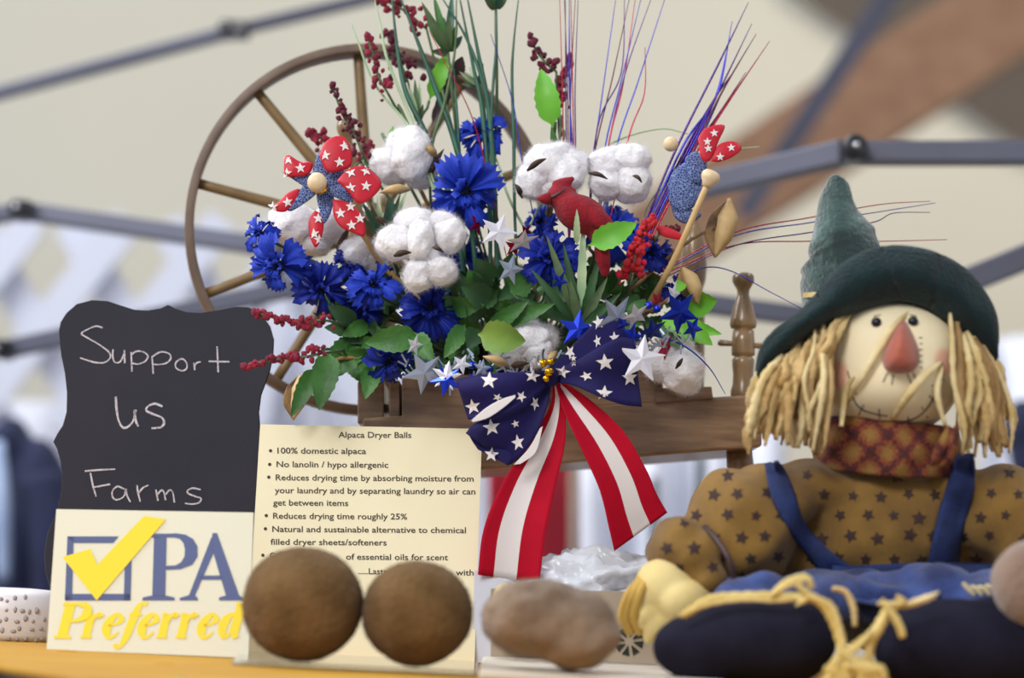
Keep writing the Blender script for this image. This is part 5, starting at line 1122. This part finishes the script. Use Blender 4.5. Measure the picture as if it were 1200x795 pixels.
for k in range(8):
    x = 966 + k * 9; straw([(x, 778 + R_.uniform(-4, 8)), (x + R_.uniform(-6, 10), 790), (x + R_.uniform(-10, 10), 806)], 8, 1.108, mk='strawy')

# hair
def hair(x0, y0, x1, y1, w, Y, mk, sway, dep=0):
    mx = (x0 + x1) / 2 + sway; my = (y0 + y1) / 2
    jx = lambda: R_.uniform(-5, 5)
    pts = [P(x0, y0, Y + .012), P(x0 + (mx - x0) * .6 + jx(), y0 + (y1 - y0) * .22, Y), P(mx + jx(), my, Y - .006 + dep + R_.uniform(-.004, .004)), P(x1 - (x1 - mx) * .25 + jx(), y1 - (y1 - y0) * .2, Y - .002), P(x1, y1, Y + .004)]
    solid(link('straw_strand', blade(pts, [S(w * .7, Y), S(w, Y), S(w * 1.15, Y), S(w, Y), S(w * .5, Y)], 5, fold=R_.choice((.3, -.25, .12)), twist=R_.uniform(-.9, .9), crk=.18), M[mk], root), .0006)
for k in range(62):
    a = R_.random(); x0 = 966 - a * 60 + R_.uniform(-6, 6); y0 = 372 + a * 58 + R_.uniform(-4, 8); b_ = min(1, max(0, a + R_.uniform(-.15, .15)))
    x1 = 962 - b_ * 84 + R_.uniform(-4, 4); y1 = 532 - b_ * 22 + R_.uniform(-34, 4)
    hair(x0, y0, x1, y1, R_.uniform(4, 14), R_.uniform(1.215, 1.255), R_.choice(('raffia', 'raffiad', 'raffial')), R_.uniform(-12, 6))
for k in range(46):
    a = R_.random(); x0 = 1108 + a * 46 + R_.uniform(-5, 5); y0 = 362 + a * 50 + R_.uniform(-4, 8); b_ = min(1, max(0, a + R_.uniform(-.2, .2)))
    x1 = 1124 + b_ * 62 + R_.uniform(-5, 5); y1 = 520 - b_ * 6 + R_.uniform(-30, 22)
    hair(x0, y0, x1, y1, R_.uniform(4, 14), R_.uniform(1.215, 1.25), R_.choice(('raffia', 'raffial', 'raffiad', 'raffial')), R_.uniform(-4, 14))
for k in range(22):
    x0, y0 = 996 - k * 4.2, 366 + k * 3; hair(x0, y0, x0 - R_.uniform(24, 40), y0 + R_.uniform(60, 120), R_.uniform(6, 10), 1.222, 'raffia', -4)
for q, w in (([(1079, 357, 0), (1050, 380, -.003), (1030, 410, -.004), (1012, 440, -.003), (998, 462, 0), (990, 488, .002)], 9), ([(1104, 424, 0), (1080, 444, -.004), (1060, 470, -.004), (1046, 492, 0)], 11), ([(1000, 440, 0), (990, 465, -.002), (986, 500, 0)], 9), ([(1104, 430, 0), (1098, 460, -.002), (1108, 500, 0)], 9)):
    solid(link('straw_strand', blade([onto(th, x, y, .0022 - d, 1.222) for x, y, d in q], [S(w * .4, 1.22), S(w, 1.22), S(w * .8, 1.22), S(w * .5, 1.22)], 7, fold=.12), M['raffial'], root), .0004)

# hat: rolled brim and crumpled cone
inner = [(888, 462), (905, 432), (930, 406), (962, 384), (1000, 366), (1030, 356), (1055, 352), (1080, 358), (1105, 372), (1128, 388), (1148, 402), (1163, 424)]
outer = [(884, 452), (891, 412), (908, 388), (940, 364), (966, 334), (995, 305), (1035, 290), (1082, 293), (1122, 310), (1150, 338), (1167, 372), (1169, 418)]
def fh(u, v):
    Lc = IN[min(int(u * (len(IN) - 1)), len(IN) - 1)]; Rc = OU[min(int(u * (len(OU) - 1)), len(OU) - 1)]
    ed = sin(pi * u) ** .5 if 0 < u < 1 else 0
    if v <= 1: p = Lc.lerp(Rc, v); return P(p.x, p.y, 1.232 - .013 * sin(pi * v) * ed - .006 * v + .012 * (1 - ed) + .002 * noise.noise(Vector((u * 9, v * 3, 0))))
    w_ = v - 1; p = Rc.lerp(Lc, w_ * .75); return P(p.x, p.y, 1.222 + (.075 * w_ ** .7) * ed + .012 * (1 - ed))
IN = catmull([Vector((x, y, 0)) for x, y in inner], 8); OU = catmull([Vector((x, y, 0)) for x, y in outer], 8)
g = sheet(lambda u, v: fh(u, v * 2), len(IN) - 1, 24)
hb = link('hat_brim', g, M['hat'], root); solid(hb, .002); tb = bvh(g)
cn = [((984, 209), 4), ((986, 213), 10), ((985, 226), 17), ((983, 243), 24), ((985, 262), 31), ((987, 280), 38), ((989, 300), 43), ((988, 322), 48), ((990, 345), 52), ((992, 370), 54)]
g = G(); v = []; sg_ = 40
cc = catmull([Vector((a[0][0], a[0][1], a[1])) for a in cn], 5)
for i, p in enumerate(cc):
    Y = 1.262 + .03 * (p.y - 209) / 160
    c = P(p.x, p.y, Y)
    for k in range(sg_):
        a = 2 * pi * k / sg_; r = S(p.z, Y) * (1 + .06 * noise.noise(Vector((cos(a) * 1.3, sin(a) * 1.3, p.y * .045))) + .012 * sin(p.y * .30 + a * 2 + cos(a)) + .03 * noise.noise(Vector((cos(a) * 3, sin(a) * 3, p.y * .12))))
        v.append(c + Vector((cos(a) * r, sin(a) * r * .85, .006 * sin(a + p.y * .05) * min(1, i / 8))))
m = len(cc); g.add(v, [(i * sg_ + k, i * sg_ + (k + 1) % sg_, (i + 1) * sg_ + (k + 1) % sg_, (i + 1) * sg_ + k) for i in range(m - 1) for k in range(sg_)] + [tuple(range(sg_))])
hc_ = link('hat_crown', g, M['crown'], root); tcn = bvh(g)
o = link('felt_fuzz', merge(fuzz(g, 5000, .003, .00005, 3)), M['foilsilver'] if False else new_mat('backlit_felt_fibre', (128, 158, 150), .9), hc_); o['kind'] = 'stuff'  # pale fibre colour stands in for back light on the fuzz
link('hat_band', sheet(lambda u, v: onto(tcn, 941 + 22 * u, 343 + 6 * v - 1 * u, .0015, 1.25), 6, 2), M['raffial'], root)
link('hat_patch', sheet(lambda u, v: onto(tcn, 968 + 26 * u, 334 - 30 * u + 14 * v, .0008, 1.25), 8, 4), new_mat('plaid_patch', (92, 62, 58), .9, (60, 66, 60), 300), root)

# the ball resting on the right shoe, cut by the edge of the picture
top_r = onto(tsr, 1196, 720, 0, 1.13)
c = P(1216, 684, 1.135)
g = ell(c, S(54, 1.135), .024, S(52, 1.135), 5, .04, 1.4, 3, amp2=.012, sc2=7)
t = thing('felted_ball', 'pinkish beige felted ball at the right edge, resting on the doll shoe', 'ball', Vector((c.x, c.y, min(v.z for v in g.v))))
link('ball', g, M['pinkwool'], t)

# tidy: drop the bookkeeping property
for o in bpy.data.objects:
    if '_o' in o: del o['_o']
